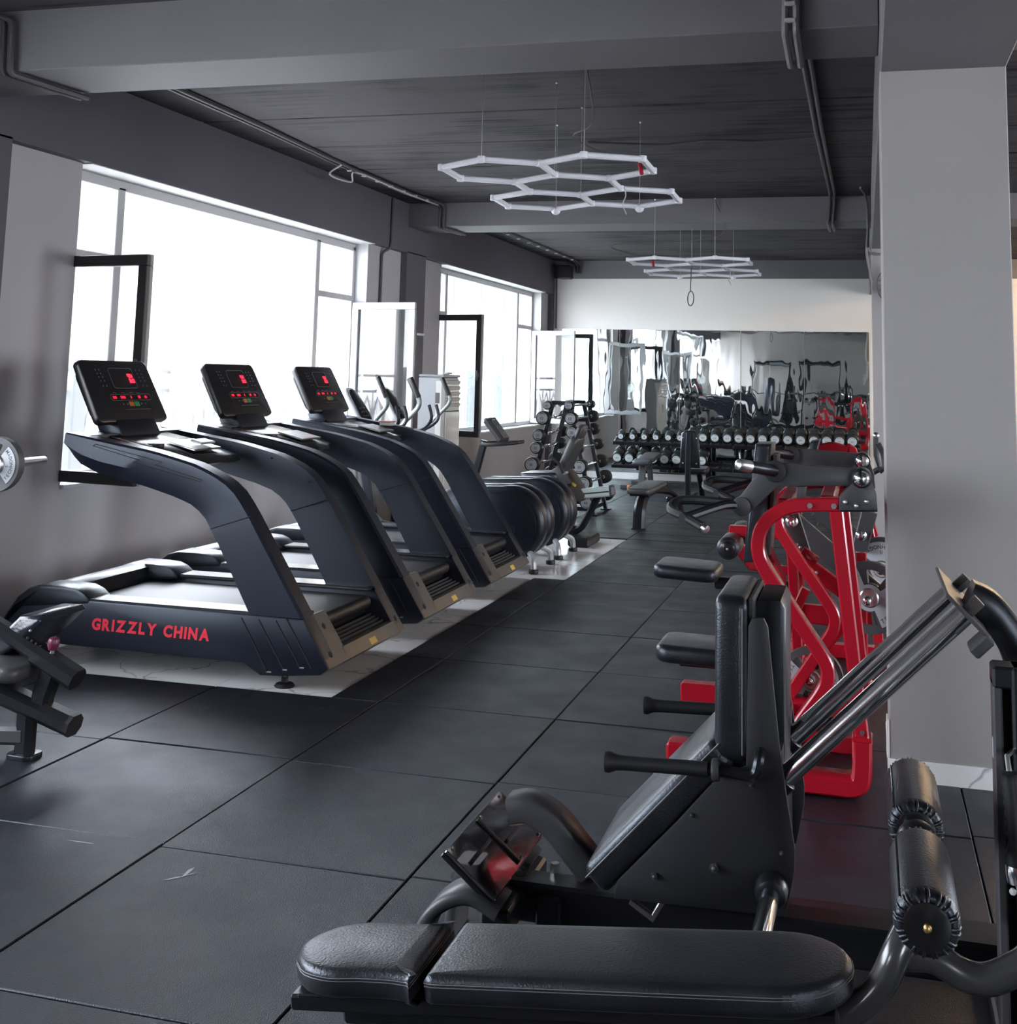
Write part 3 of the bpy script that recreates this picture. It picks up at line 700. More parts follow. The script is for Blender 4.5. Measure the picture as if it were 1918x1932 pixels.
# ------------------------------------------------------------------ elliptical trainers
def elliptical(yc, label, near_pts, far_pts):
    t = thing('elliptical_trainer', label, 'elliptical', (-3.4, yc, 0), 'elliptical trainers behind the treadmills')
    def dome(cx, cz, r, xl=-3.75):
        return [(cx+r*math.cos(a), cz+r*math.sin(a)) for a in [PI*(-.62+1.2*i/22) for i in range(23)]] + [(xl+.25, cz+r*.92), (xl, cz+r*.55), (xl-.05, cz-.05), (xl, cz-r*.7), (xl+.3, cz-r*.92)]
    for a, b in ((yc-.225, yc-.015), (yc+.015, yc+.225)):
        cov = obj('drum_cover', B().prism(dome(-2.975, .385, .318), a, b, 0.05), 'satin', t, ang=50)
        if a < yc-.1:
            obj('side_disc', B().prism(dome(-2.985, .375, .262, -3.6), a-.006, a+.03, 0.006), 'navy', cov)
            obj('emblem_line', B().tube([(-3.06, a-.007, .37), (-2.92, a-.007, .365), (-2.91, a-.007, .33), (-2.92, a-.007, .30), (-3.06, a-.007, .30)], .0018, 4), 'metal_grey', cov)
    obj('flywheel', B().cyl((-2.975, yc-.02, .385), (-2.975, yc+.02, .385), .297, 30), 'gloss', t)
    obj('base_rail', B().box((-4.62, yc-.06, .07), (-2.9, yc+.06, .15), .015), 'satin', t)
    for x in (-2.80, -4.55):
        sg = 1 if x > -3 else -1
        lg = obj('leg', B().tube(fillet([(x+.08*sg, yc-.285, .03), (x+.075*sg, yc-.28, .11), (x, yc-.17, .165), (x, yc+.17, .165), (x+.075*sg, yc+.28, .11), (x+.08*sg, yc+.285, .03)], .08, 4), .027, 10), 'silver', t)
        for s in (-1, 1): obj('foot_cap', B().cyl((x+.08*sg, yc+.285*s, -.008), (x+.08*sg, yc+.285*s, .028), .042, 16, .006), 'rubber_plain', lg)
    obj('post', B().bar(fillet([(-4.30, yc, .14), (-4.36, yc, .6), (-4.50, yc, 1.18)], .2), .09, .10, e=.02), 'satin', t)
    up = Vector((-.20, 0, .30)).normalized(); ax = Vector((0, 1, 0)); n = up.cross(ax); n = n if n.x > 0 else -n
    pl = [(a*(1-.12*(b > 0)), b) for a, b in rrect(.30, .42, .105, 5)]
    c = Vector((-4.50, yc, 1.335))
    sh = obj('console_shell', B().cushion(pl, .075, .025, c-n*.06, ax, up) if ax.cross(up).dot(n) > 0 else B().cushion(pl, .075, .025, c+n*.015, ax, up), 'white', t)
    pl2 = [(a*(1-.12*(b > 0)), b) for a, b in rrect(.235, .345, .085, 5)]
    cf = c+n*.013
    fc = obj('console_face', B().cushion(pl2, .012, .003, cf, ax, up) if ax.cross(up).dot(n) > 0 else B().cushion(pl2, .012, .003, cf+n*.012, ax, up), 'gloss', sh)
    g = B()
    for r in range(3):
        for k in range(3): g.ball(cf+n*.012+ax*((k-1)*.045)+up*(-.03-.04*r), .006, 6, 4)
    obj('console_keys', g, 'print_grey', sh)
    for y, pts, dx in ((yc-.27, near_pts, 0), (yc+.27, far_pts, .08)):
        P = [(x, y, z) for x, z in pts] + [(-4.40, y, .95), (-4.36, y, .55), (-4.10+dx, y, .34)]
        h = obj('swing_handle', B().tube(fillet(P, .10, 4), .0185, 10), 'handle_tube', t)
        a, b = Vector(P[0]), Vector(P[1]); obj('grip', B().cyl(a-(b-a)*.03, a+(b-a)*.85, .0225, 10, .006), 'rubber_plain', h)
        pa = obj('pedal_arm', B().bar([(-4.12+dx, y, .34), (-3.5, y, .26), (-2.97, y*.5+yc*.5, .42)], .05, .04, e=.008), 'satin', t)
        obj('pedal', B().box((-3.85+dx, y-.09, .31), (-3.48+dx, y+.09, .35), .015), 'rubber_plain', pa)
    fx = B()
    for s in (-1, 1): fx.tube(fillet([(-4.09, yc+.10*s, 1.35), (-4.045, yc+.10*s, 1.21), (-4.16, yc+.06*s, 1.11), (-4.42, yc+.03*s, 1.08)], .07, 4), .0165, 10)
    obj('fixed_handle', fx, 'metal_black', t)
    return t
M['handle_tube'] = mat('grey green handle tube', (0.13, 0.15, 0.15), 0.32, 0.5)
elliptical(10.36, 'first elliptical trainer with black domed drum, next to the last treadmill', [(-4.204, 1.608), (-4.10, 1.40), (-4.11, 1.345), (-4.22, 1.22)], [(-4.10, 1.605), (-3.995, 1.395), (-4.01, 1.33), (-4.16, 1.18)])
elliptical(11.22, 'second elliptical trainer with black domed drum, nearer the recumbent bike', [(-4.243, 1.596), (-4.13, 1.39), (-4.14, 1.325), (-4.30, 1.17)], [(-4.095, 1.606), (-3.999, 1.408), (-4.014, 1.35), (-4.19, 1.175)])

# ------------------------------------------------------------------ recumbent bike
M['print_red_dim'] = mat('dull red print', (.25, .02, .02), .5)
def rbike():
    y = 12.02
    t = thing('recumbent_bike', 'recumbent exercise bike with grey seat back on a pale rail', 'exercise bike', (-3.2, y, 0))
    obj('front_shell', B().cushion([(-.33, .05), (-.34, .22), (-.26, .40), (-.10, .50), (.10, .49), (.25, .40), (.33, .25), (.36, .05)], .30, .06, (-3.72, y+.15, .06), (1, 0, 0), (0, 0, 1)), 'metal_grey', t, ang=50)
    obj('mast', B().bar([(-3.92, y, .50), (-3.80, y, .98)], .07, .06, e=.012), 'metal_black', t)
    up = Vector((-.19, 0, .23)).normalized(); ax = Vector((0, 1, 0)); n = ax.cross(up); n = n if n.x > 0 else -n
    c = Vector((-3.675, y, 1.09))
    con = obj('console', B().obox(c, (.27, .30, .07), ax, up, .025), 'metal_grey', t)
    fc = obj('console_face', B().obox(c+n*.036, (.22, .26, .006), ax, up, .002), 'gloss', con)
    g = B()
    for k in range(4): g.obox(c+n*.040+ax*(-.06+.04*k)+up*.0+up*(.02*(k % 2)), (.03, .006, .001), ax, up)
    g.obox(c+n*.040+up*.10, (.10, .008, .001), ax, up)
    obj('print', g, 'plate_grey', fc); obj('print_red', B().obox(c+n*.040-up*.11, (.10, .016, .001), ax, up), 'print_red_dim', fc)
    loop = [Vector((-3.80, y-.03, .955)), Vector((-3.78, y-.20, .945)), Vector((-3.60, y-.23, .955)), Vector((-3.42, y-.17, .975)), Vector((-3.42, y+.17, .975)), Vector((-3.60, y+.23, .955)), Vector((-3.78, y+.20, .945)), Vector((-3.80, y+.03, .955))]
    obj('handlebar', B().tube(fillet(loop, .08, 4), .020, 10), 'rubber_plain', t)
    obj('frame_rail', B().bar([(-3.55, y, .16), (-2.95, y, .16), (-2.80, y, .11)], .10, .10, e=.02), 'metal_black', t)
    for x in (-3.75, -2.73):
        obj('foot_block', B().box((x-.11, y-.26, -.008), (x+.11, y+.26, .085), .02), 'rubber_plain', t)
    obj('rear_leg', B().bar(fillet([(-2.88, y-.02, .10), (-2.76, y-.02, .14), (-2.58, y-.02, .48)], .16, 6), .065, .07, e=.015), 'metal_black', t)
    rail = obj('seat_rail', B().obox((-2.66, y-.06, .505), (.48, .10, .10), (.98, 0, .13), (0, 1, 0), .012), 'alu', t)
    obj('rail_end_cap', B().obox((-2.445, y-.06, .535), (.06, .11, .115), (.98, 0, .13), (0, 1, 0), .02), 'metal_grey', rail)
    obj('rail_slot', B().obox((-2.66, y-.112, .505), (.40, .004, .012), (.98, 0, .13), (0, 1, 0)), 'gap', rail)
    obj('seat_carriage', B().prism([(-3.02, .70), (-2.93, .74), (-2.86, .70), (-2.70, .48), (-2.74, .42), (-2.84, .42)], y-.12, y+.12, .015), 'bronze_dark', t)
    br = obj('bracket', B().prism([(-3.10, .68), (-2.98, .755), (-2.90, .72), (-2.83, .60), (-2.98, .56)], y-.165, y-.12, .01), 'metal_grey', t)
    obj('bracket_label', B().obox((-2.815, y-.1215, .585), (.05, .004, .025), (.8, 0, -.6), (0, 1, 0)), 'yellow', br)
    obj('seat_cushion', B().cushion(rrect(.42, .40, .09), .09, .03, (-3.17, y, .60), (.99, 0, .05), (0, 1, 0)), 'leather', t, ang=60)
    d = Vector((.19, 0, .44)).normalized()
    def back(h0, h1, wd, th, off):
        pl = rrect(wd, h1-h0, .07); c = Vector((-2.965, y, .735))+d*((h0+h1)/2)
        return B().cushion(pl, th, .028, c+Vector((off, 0, 0)), (0, 1, 0), d, bulge=.006)
    nb = obj('seat_back', back(.0, .37, .40, .085, -.02), 'leather_worn', t, ang=60)
    obj('head_cushion', back(.31, .49, .30, .06, -.005), 'leather_worn', nb, ang=60)
    obj('back_shell', B().obox(Vector((-2.93, y, .735))+d*.23, (.34, .44, .025), (0, 1, 0), d, .01), 'rubber_plain', nb)
    for s in (-1, 1):
        obj('side_grip', B().tube(fillet([(-2.90, y+.23*s, .70), (-2.94, y+.25*s, .80), (-3.03, y+.25*s, .86)], .05), .017, 8), 'rubber_plain', t)
    obj('grip_bar', B().tube([(-2.89, y-.23, .70), (-2.89, y+.23, .70)], .015, 8), 'silver', t)
    obj('crank', B().cyl((-3.62, y-.17, .30), (-3.62, y+.17, .30), .05, 12), 'steel', t)
    for s in (-1, 1):
        obj('pedal', B().obox((-3.50, y+.25*s, .30+.12*s), (.12, .10, .04), (1, 0, 0), (0, 1, 0), .01), 'rubber_plain', t)
        obj('crank_arm', B().bar([(-3.62, y+.18*s, .30), (-3.50, y+.18*s, .30+.12*s)], .03, .025), 'steel', t)
    return t
M['bronze_dark'] = mat('dark warm metal cover', (0.07, 0.06, 0.05), 0.4, 0.4)
rbike()
# ------------------------------------------------------------------ barbell rack
def barbell_rack():
    t = thing('barbell_rack', 'A-shaped black rack holding fixed barbells, behind the recumbent bike', 'barbell rack', (-3.57, 14.82, 0))
    for y in (14.45, 15.2):
        for s in (-1, 1):
            xt, xb = -3.595+.105*s, -3.595+.42*s
            lg = obj('post', B().bar([(xt, y, 1.345), (xb, y, .0)], .05, .06, e=.006), 'metal_black', t)
            obj('foot_plate', B().box((xb-.06, y-.06, -.002), (xb+.06, y+.06, .012), .003), 'metal_black', lg)
        obj('cross_tube', B().box((-3.98, y-.025, .05), (-3.21, y+.025, .10), .006), 'metal_black', t)
        obj('top_tube', B().box((-3.72, y-.03, 1.31), (-3.47, y+.03, 1.355), .006), 'metal_black', t)
    for x, z in ((-3.97, .075), (-3.22, .075), (-3.595, 1.33)): obj('long_tube', B().box((x-.022, 14.48, z-.022), (x+.022, 15.17, z+.022), .005), 'metal_black', t)
    return t
rack = barbell_rack()
def barbell(x, z, r, txt, curl, label):
    y0, y1 = 14.14, 15.42
    t = thing('barbell', label, 'barbell', (x, 14.78, z-r), 'fixed barbells on the A-shaped rack')
    if curl:
        P = [(x, y0, z), (x, y0+.30, z), (x+.05, y0+.40, z+.02), (x-.04, y0+.50, z-.02), (x, y0+.58, z), (x, y1-.58, z), (x-.04, y1-.50, z-.02), (x+.05, y1-.40, z+.02), (x, y1-.30, z), (x, y1, z)]
        bar = B().tube(fillet(P, .03, 3), .014, 8)
    else: bar = B().cyl((x, y0, z), (x, y1, z), .014, 10)
    obj('bar', bar, 'chrome', t)
    for ya, yb, s in ((y0, y0+.13, -1), (y1-.13, y1, 1)):
        h = obj('head', B().cyl((x, ya, z), (x, yb, z), r, 24, .014), 'rubber_plain', t)
        ye = ya if s < 0 else yb
        if s < 0:
            obj('head_face', B().cyl((x, ye-.003, z), (x, ye+.004, z), r*.80, 24), 'plate_grey', h)
            g = line_text(B(), txt, (x-.022, ye-.004, z-.018), (1, 0, 0), (0, 0, 1), .045, .01, fit=.044)
            for a0 in (.3*PI, 1.3*PI):
                g.tube([(x+r*.64*math.cos(a0+k*.4*PI/6), ye-.0035, z+r*.64*math.sin(a0+k*.4*PI/6)) for k in range(7)], .0035, 4)
            obj('head_print', g, 'ink', h)
        obj('bar_collar', B().cyl((x, (yb if s < 0 else ya-.03), z), (x, (yb+.03 if s < 0 else ya), z), .022, 10), 'chrome', h)
    return t
ordn = ['topmost', 'second from top', 'third from top', 'fourth from top', 'fifth from top', 'sixth from top', 'bottom']
for k, (x, z, r, n) in enumerate(((-3.697, 1.301, .053, '10'), (-3.753, 1.151, .083, '12'), (-3.802, .948, .071, '20'), (-3.827, .794, .072, '25'), (-3.877, .595, .089, '30'), (-3.939, .420, .080, '35'))):
    barbell(x, z, r, n, True, ordn[k]+' zigzag curl barbell on the window side of the rack')
for k, (x, z, r, n) in enumerate(((-3.429, 1.305, .053, '10'), (-3.402, 1.153, .076, '12'), (-3.384, .99, .076, '20'), (-3.324, .804, .071, '25'), (-3.285, .59, .087, '30'), (-3.228, .395, .086, '35'), (-3.195, .177, .080, '40'))):
    barbell(x, z, r, n, False, ordn[k]+' straight barbell on the aisle side of the rack')

# ------------------------------------------------------------------ dumbbell racks and dumbbells
TILT = math.radians(17)
def dumbbell_rack(x0, x1, label):
    t = thing('dumbbell_rack', label, 'dumbbell rack', ((x0+x1)/2, 19.4, 0), 'two-tier dumbbell racks along the mirror')
    for z, ya, yb in ((.615, 19.22, 19.56), (.255, 19.14, 19.50)):
        SL = Vector((0, math.cos(TILT), math.sin(TILT))); NN = Vector((0, -math.sin(TILT), math.cos(TILT))); A = Vector(((x0+x1)/2, ya, z)); Lr = yb-ya
        sh = obj('shelf', B().obox(A+SL*Lr/2-NN*.012, (x1-x0, Lr, .024), (1, 0, 0), SL, .005), 'metal_black', t)
        for k in (.01, Lr-.01): obj('shelf_lip', B().obox(A+SL*k-NN*.004, (x1-x0, .02, .054), (1, 0, 0), SL, .004), 'metal_black', sh)
        n = 10
        for k in range(n):
            xx = x0+(k+.5)*(x1-x0)/n
            for k2 in (.08, Lr-.08):
                pts = [(-.085, .0), (-.06, .032), (-.03, .016), (.03, .016), (.06, .032), (.085, .0)]
                obj('saddle', B().cushion(pts, .05, .004, A+Vector((xx-A.x, 0, 0))+SL*(k2+.025), (1, 0, 0), NN, 1), 'rubber_plain', sh)
    for x in (x0+.42, x1-.42):
        u = obj('upright', B().bar([(x, 19.60, .0), (x, 19.55, .66)], .06, .09, side=(1, 0, 0), e=.008), 'metal_black', t)
        obj('foot', B().box((x-.05, 19.10, -.002), (x+.05, 19.80, .05), .01), 'metal_black', u)
        obj('arm', B().bar([(x, 19.20, .215), (x, 19.57, .32)], .04, .06, side=(1, 0, 0), e=.004), 'metal_black', u)
    return t
dumbbell_rack(-3.92, -2.005, 'black two-tier dumbbell rack by the window corner of the mirror')
dumbbell_rack(-1.995, -.08, 'black two-tier dumbbell rack toward the pillar, its lower tier empty')
def dumbbell(x, y, z, r, L, txt, label, group):
    t = thing('dumbbell', label, 'dumbbell', (x, y, z-r), group)
    d = Vector((0, math.cos(TILT), math.sin(TILT))); O = Vector((x, y-L*.5, z))+d*L*.5
    obj('handle', B().cyl(O-d*L*.2, O+d*L*.2, .016, 10), 'chrome', t)
    for s in (-1, 1):
        a, b = O+d*(s*L*.5), O+d*(s*L*.17)
        h = obj('head', B().lathe([(r*.80, 0), (r*.93, .006), (r, .02), (r, L*.24), (r*.9, L*.30), (r*.62, L*.33), (.02, L*.33)], a, b-a, 22), 'rubber_plain', t)
        if s < 0:
            obj('head_face', B().cyl(a-d*.004, a+d*.004, r*.74, 22), 'plate_face', h)
            up = Vector((0, -d.z, d.y)); g = line_text(B(), txt, a-d*.005+Vector((-.026, 0, 0))-up*.012, (1, 0, 0), up, .032, .005, fit=.05)
            for a0 in (.25*PI, 1.25*PI):
                g.tube([a-d*.0045+Vector((r*.60*math.cos(a0+k*.5*PI/6), 0, 0))+up*(r*.60*math.sin(a0+k*.5*PI/6)) for k in range(7)], .0022, 4)
            obj('head_print', g, 'ink', h)
        else: obj('head_face', B().cyl(a-d*.004, a+d*.004, r*.74, 22), 'plate_face', h)
    return t
M['plate_face'] = mat('pale grey dumbbell face', (0.50, 0.53, 0.54), 0.45)
xt = [-3.806, -3.617, -3.424, -3.237, -3.038, -2.847, -2.666, -2.477, -2.29, -2.096, -1.918, -1.736, -1.55, -1.359, -1.165, -.969, -.769, -.576, -.386, -.197]
wt = ['2', '3', '4', '5', '6', '7', '8', '10', '12.5', '12.5', '15', '15', '17.5', '17.5', '20', '20', '22.5', '22.5', '25', '25']
num = ['first', 'second', 'third', 'fourth', 'fifth', 'sixth', 'seventh', 'eighth', 'ninth', 'tenth', 'eleventh', 'twelfth', 'thirteenth', 'fourteenth', 'fifteenth', 'sixteenth', 'seventeenth', 'eighteenth', 'nineteenth', 'last']
for k, x in enumerate(xt):
    r = .062+.030*min(1, k/9) if k > 5 else .056+.004*k/5
    r = [.056, .056, .057, .058, .059, .060][k] if k < 6 else .078+.016*(k-6)/13
    dumbbell(x, 19.39, .662+r, r, .20 if k < 6 else .30, wt[k], 'round-headed %sdumbbell, %s from the window along the upper tier' % ('small ' if k < 6 else '', num[k]) if k < 19 else 'round-headed dumbbell at the pillar end of the upper tier', 'dumbbells on the upper tier')
xb = [-3.834, -3.64, -3.445, -3.254, -3.074, -2.884, -2.675, -2.485]
for k, x in enumerate(xb):
    r = .0862+.0015*k/7
    dumbbell(x, 19.32, .300+r, r, .34, ['27.5', '27.5', '30', '30', '32.5', '32.5', '35', '35'][k], 'heavy round-headed dumbbell, %s from the window along the lower tier' % num[k], 'dumbbells on the lower tier')

# ------------------------------------------------------------------ benches in the free weight area
def flat_bench():
    t = thing('flat_bench', 'flat black workout bench with curved rear leg, alone in the aisle', 'bench', (-2.40, 13.75, 0))
    obj('pad', B().cushion(rrect(.27, 1.22, .07), .065, .022, (-2.395, 13.76, .392), (1, 0, 0), (0, 1, 0)), 'leather_worn', t, ang=60)
    obj('pad_board', B().box((-2.50, 13.22, .372), (-2.29, 14.30, .393), .005), 'metal_black', t)
    obj('front_leg', B().bar(fillet([(-2.425, 13.37, -.002), (-2.42, 13.40, .25), (-2.40, 13.60, .36), (-2.40, 14.0, .365)], .22, 6), .085, .13, side=(1, 0, 0), e=.03), 'metal_black', t)
    obj('leg_base', B().box((-2.50, 13.33, -.004), (-2.35, 13.41, .015), .004), 'rubber_plain', t)
    obj('rear_leg', B().tube(fillet([(-2.40, 13.95, .355), (-2.34, 14.25, .36), (-2.17, 14.52, .30), (-2.11, 14.60, -.002)], .22, 7), .036, 10), 'metal_black', t)
    obj('rear_foot', B().cyl((-2.11, 14.60, -.004), (-2.11, 14.60, .03), .045, 12, .006), 'rubber_plain', t)
flat_bench()
def far_bench():
    t = thing('adjustable_bench', 'low adjustable bench in front of the lower dumbbell tier', 'bench', (-3.25, 18.5, 0))
    U, V = Vector((1, 0, 0)), Vector((0, .997, .075))
    obj('seat', B().cushion(rrect(.26, .34, .06), .06, .02, (-3.25, 18.16, .375), U, V), 'leather_worn', t, ang=60)
    obj('back_pad', B().cushion(rrect(.26, .72, .06), .06, .02, (-3.23, 18.72, .415), U, V), 'leather_worn', t, ang=60)
    obj('front_leg', B().bar([(-3.25, 18.10, .0), (-3.25, 18.22, .37)], .07, .10, side=(1, 0, 0), e=.008), 'metal_grey', t)
    obj('rear_leg', B().bar([(-3.25, 18.95, .0), (-3.25, 18.80, .40)], .07, .08, side=(1, 0, 0), e=.008), 'metal_grey', t)
    obj('spine', B().bar([(-3.25, 18.18, .27), (-3.25, 18.86, .30)], .07, .06, side=(1, 0, 0), e=.008), 'metal_grey', t)
    for y in (18.10, 18.96): obj('foot_bar', B().box((-3.56, y-.035, -.002), (-2.98, y+.035, .06), .01), 'metal_grey', t)
    obj('wheel', B().cyl((-3.44, 18.00, .034), (-3.40, 18.00, .034), .034, 14, .005), 'orange_btn', t)
far_bench()
def tall_seat():
    t = thing('utility_seat', 'upright black utility seat seen from behind, before the dumbbell racks', 'bench', (-2.31, 16.62, 0))
    obj('back_pad', B().cushion([(-.14, .0), (.14, .0), (.115, .46), (.06, .50), (-.06, .50), (-.115, .46)], .07, .025, (-2.305, 16.60, .46), (1, 0, 0), (0, -.03, 1)), 'leather', t, ang=60)
    obj('post', B().bar([(-2.325, 16.50, .02), (-2.325, 16.50, .55), (-2.315, 16.52, .93)], .07, .075, side=(1, 0, 0), e=.012), 'metal_black', t)
    obj('base_bar', B().box((-2.62, 16.46, -.002), (-2.05, 16.54, .07), .02), 'metal_black', t)
    obj('long_bar', B().box((-2.365, 16.50, .02), (-2.285, 17.15, .09), .012), 'metal_black', t)
    obj('seat_stem', B().bar([(-2.20, 17.08, .05), (-2.22, 16.82, .40)], .07, .07, side=(1, 0, 0), e=.01), 'metal_black', t)
    obj('seat_pad', B().cushion(rrect(.30, .34, .07), .07, .022, (-2.24, 16.86, .38), (1, 0, 0), (0, 1, .08)), 'leather', t, ang=60)
    for z in (.52, .86):
        for s in (-1, 1): obj('pad_bolt', B().ball((-2.305+.09*s, 16.525, z), .012, 8, 5), 'steel', t)
tall_seat()

# ------------------------------------------------------------------ air conditioner
def ac():
    x0, x1, y0, y1, h = -4.70, -4.42, 12.42, 12.96, 1.645
    t = thing('air_conditioner', 'tall cream floor-standing air conditioner beside the dark pilaster', 'air conditioner', (-4.56, 12.69, 0))
    obj('cabinet', B().box((x0, y0, -.008), (x1, y1, h-.03), .012), 'ac_side', t)
    obj('front_shell', B().box((x1-.10, y0-.004, .03), (x1+.02, y1+.004, h-.04), .03), 'cream', t)
    obj('top_lid', B().box((x0, y0-.003, h-.03), (x1+.02, y1+.003, h), .01), 'ac_side', t)
    for k in range(5):
        z = 1.56-.062*k
        obj('louvre', B().obox((x1+.022, (y0+y1)/2, z), (.030, .46, .040), (.9, 0, -.35), (0, 1, 0), .006), 'cream', t)
    obj('front_panel', B().box((x1+.018, y0+.035, .10), (x1+.034, y1-.035, 1.24), .008), 'cream_gloss', t)
    obj('panel_joint', B().box((x1+.019, y0+.03, 1.243), (x1+.026, y1-.03, 1.252)), 'gap', t)
    obj('side_vent', B().box((x0+.20, y0-.005, 1.33), (x0+.255, y0+.01, 1.45), .004), 'metal_grey', t)
    obj('side_recess', B().box((x0+.195, y0-.003, 1.30), (x0+.26, y0+.01, 1.315), .003), 'conduit_grey', t)
    return t
M['cream_gloss'] = mat('cream glossy panel', (0.56, 0.54, 0.49), 0.15)
ac()
o = obj('remote_control', B().obox((-4.46, 12.70, 1.658), (.05, .16, .022), (1, 0, .1), (0, 1, 0), .006), 'conduit_pale'); tag(o, 'small grey remote control lying on top of the air conditioner', 'remote')
# ------------------------------------------------------------------ weight plates
def sector(b, O, U, V, r0, r1, a0, a1, z0, z1, n=10):
    N = U.cross(V); full = abs(a1-a0) > 2*PI-1e-3
    rr = []
    for k in range(n if full else n+1):
        a = a0+(a1-a0)*k/n; d = U*math.cos(a)+V*math.sin(a)
        rr.append([O+d*r0+N*z0, O+d*r1+N*z0, O+d*r1+N*z1, O+d*r0+N*z1])
    b.rings(rr, closed=full, caps=not full)
def weight_plate(c, n, r, rot, txt, label, th=.036):
    c = Vector(c); n = Vector(n).normalized(); V0 = Vector((0, 0, 1)); V0 = (V0-n*V0.dot(n)).normalized(); U0 = V0.cross(n)
    U = U0*math.cos(rot)+V0*math.sin(rot); V = n.cross(U)
    t = thing('weight_plate', label, 'weight plate', c-n*th/2, 'round plates with grey faces')
    b = B()
    sector(b, c, U, V, .026, r*.40, 0, 2*PI, -th/2, th/2, 28); sector(b, c, U, V, r*.78, r, 0, 2*PI, -th/2-.004, th/2+.004, 40)
    for a in (0, PI): sector(b, c, U, V, r*.38, r*.80, a-PI*.335, a+PI*.335, -th/2, th/2, 14)
    for a in (PI/2, 3*PI/2):
        for s in (-1, 1): sector(b, c, U, V, r*.38, r*.80, a+s*PI*.12, a+s*PI*.18, -th/2, th/2, 3)
    obj('disc', b, 'plate_rubber', t)
    for a in (0, PI):
        g = B(); sector(g, c, U, V, r*.30, r*.86, a-PI*.28, a+PI*.28, th/2, th/2+.0065, 14)
        f = obj('face_sector', g, 'plate_grey', t)
        g = B(); arc_text(g, 'TECHNOGYM', c+n*(th/2+.007), U, V, r*.76, a, r*.17, .185)
        m = U*math.cos(a)+V*math.sin(a); k = V*math.cos(a)-U*math.sin(a)
        line_text(g, txt, c+n*(th/2+.007)+m*r*.58-k*r*.08, k, -m, r*.15, .005)
        g2 = obj('lettering', g, 'ink', f); g2['kind'] = 'stuff'
    g = B(); sector(g, c, U, V, .050, r*.37, 0, 2*PI, th/2, th/2+.006, 28); obj('hub_ring', g, 'plate_grey', t)
    hb = obj('hub', B().lathe([(.026, th/2-.03), (.050, th/2-.03), (.050, th/2+.008), (.043, th/2+.014), (.026, th/2+.014)], c, n, 22), 'steel', t)
    return t

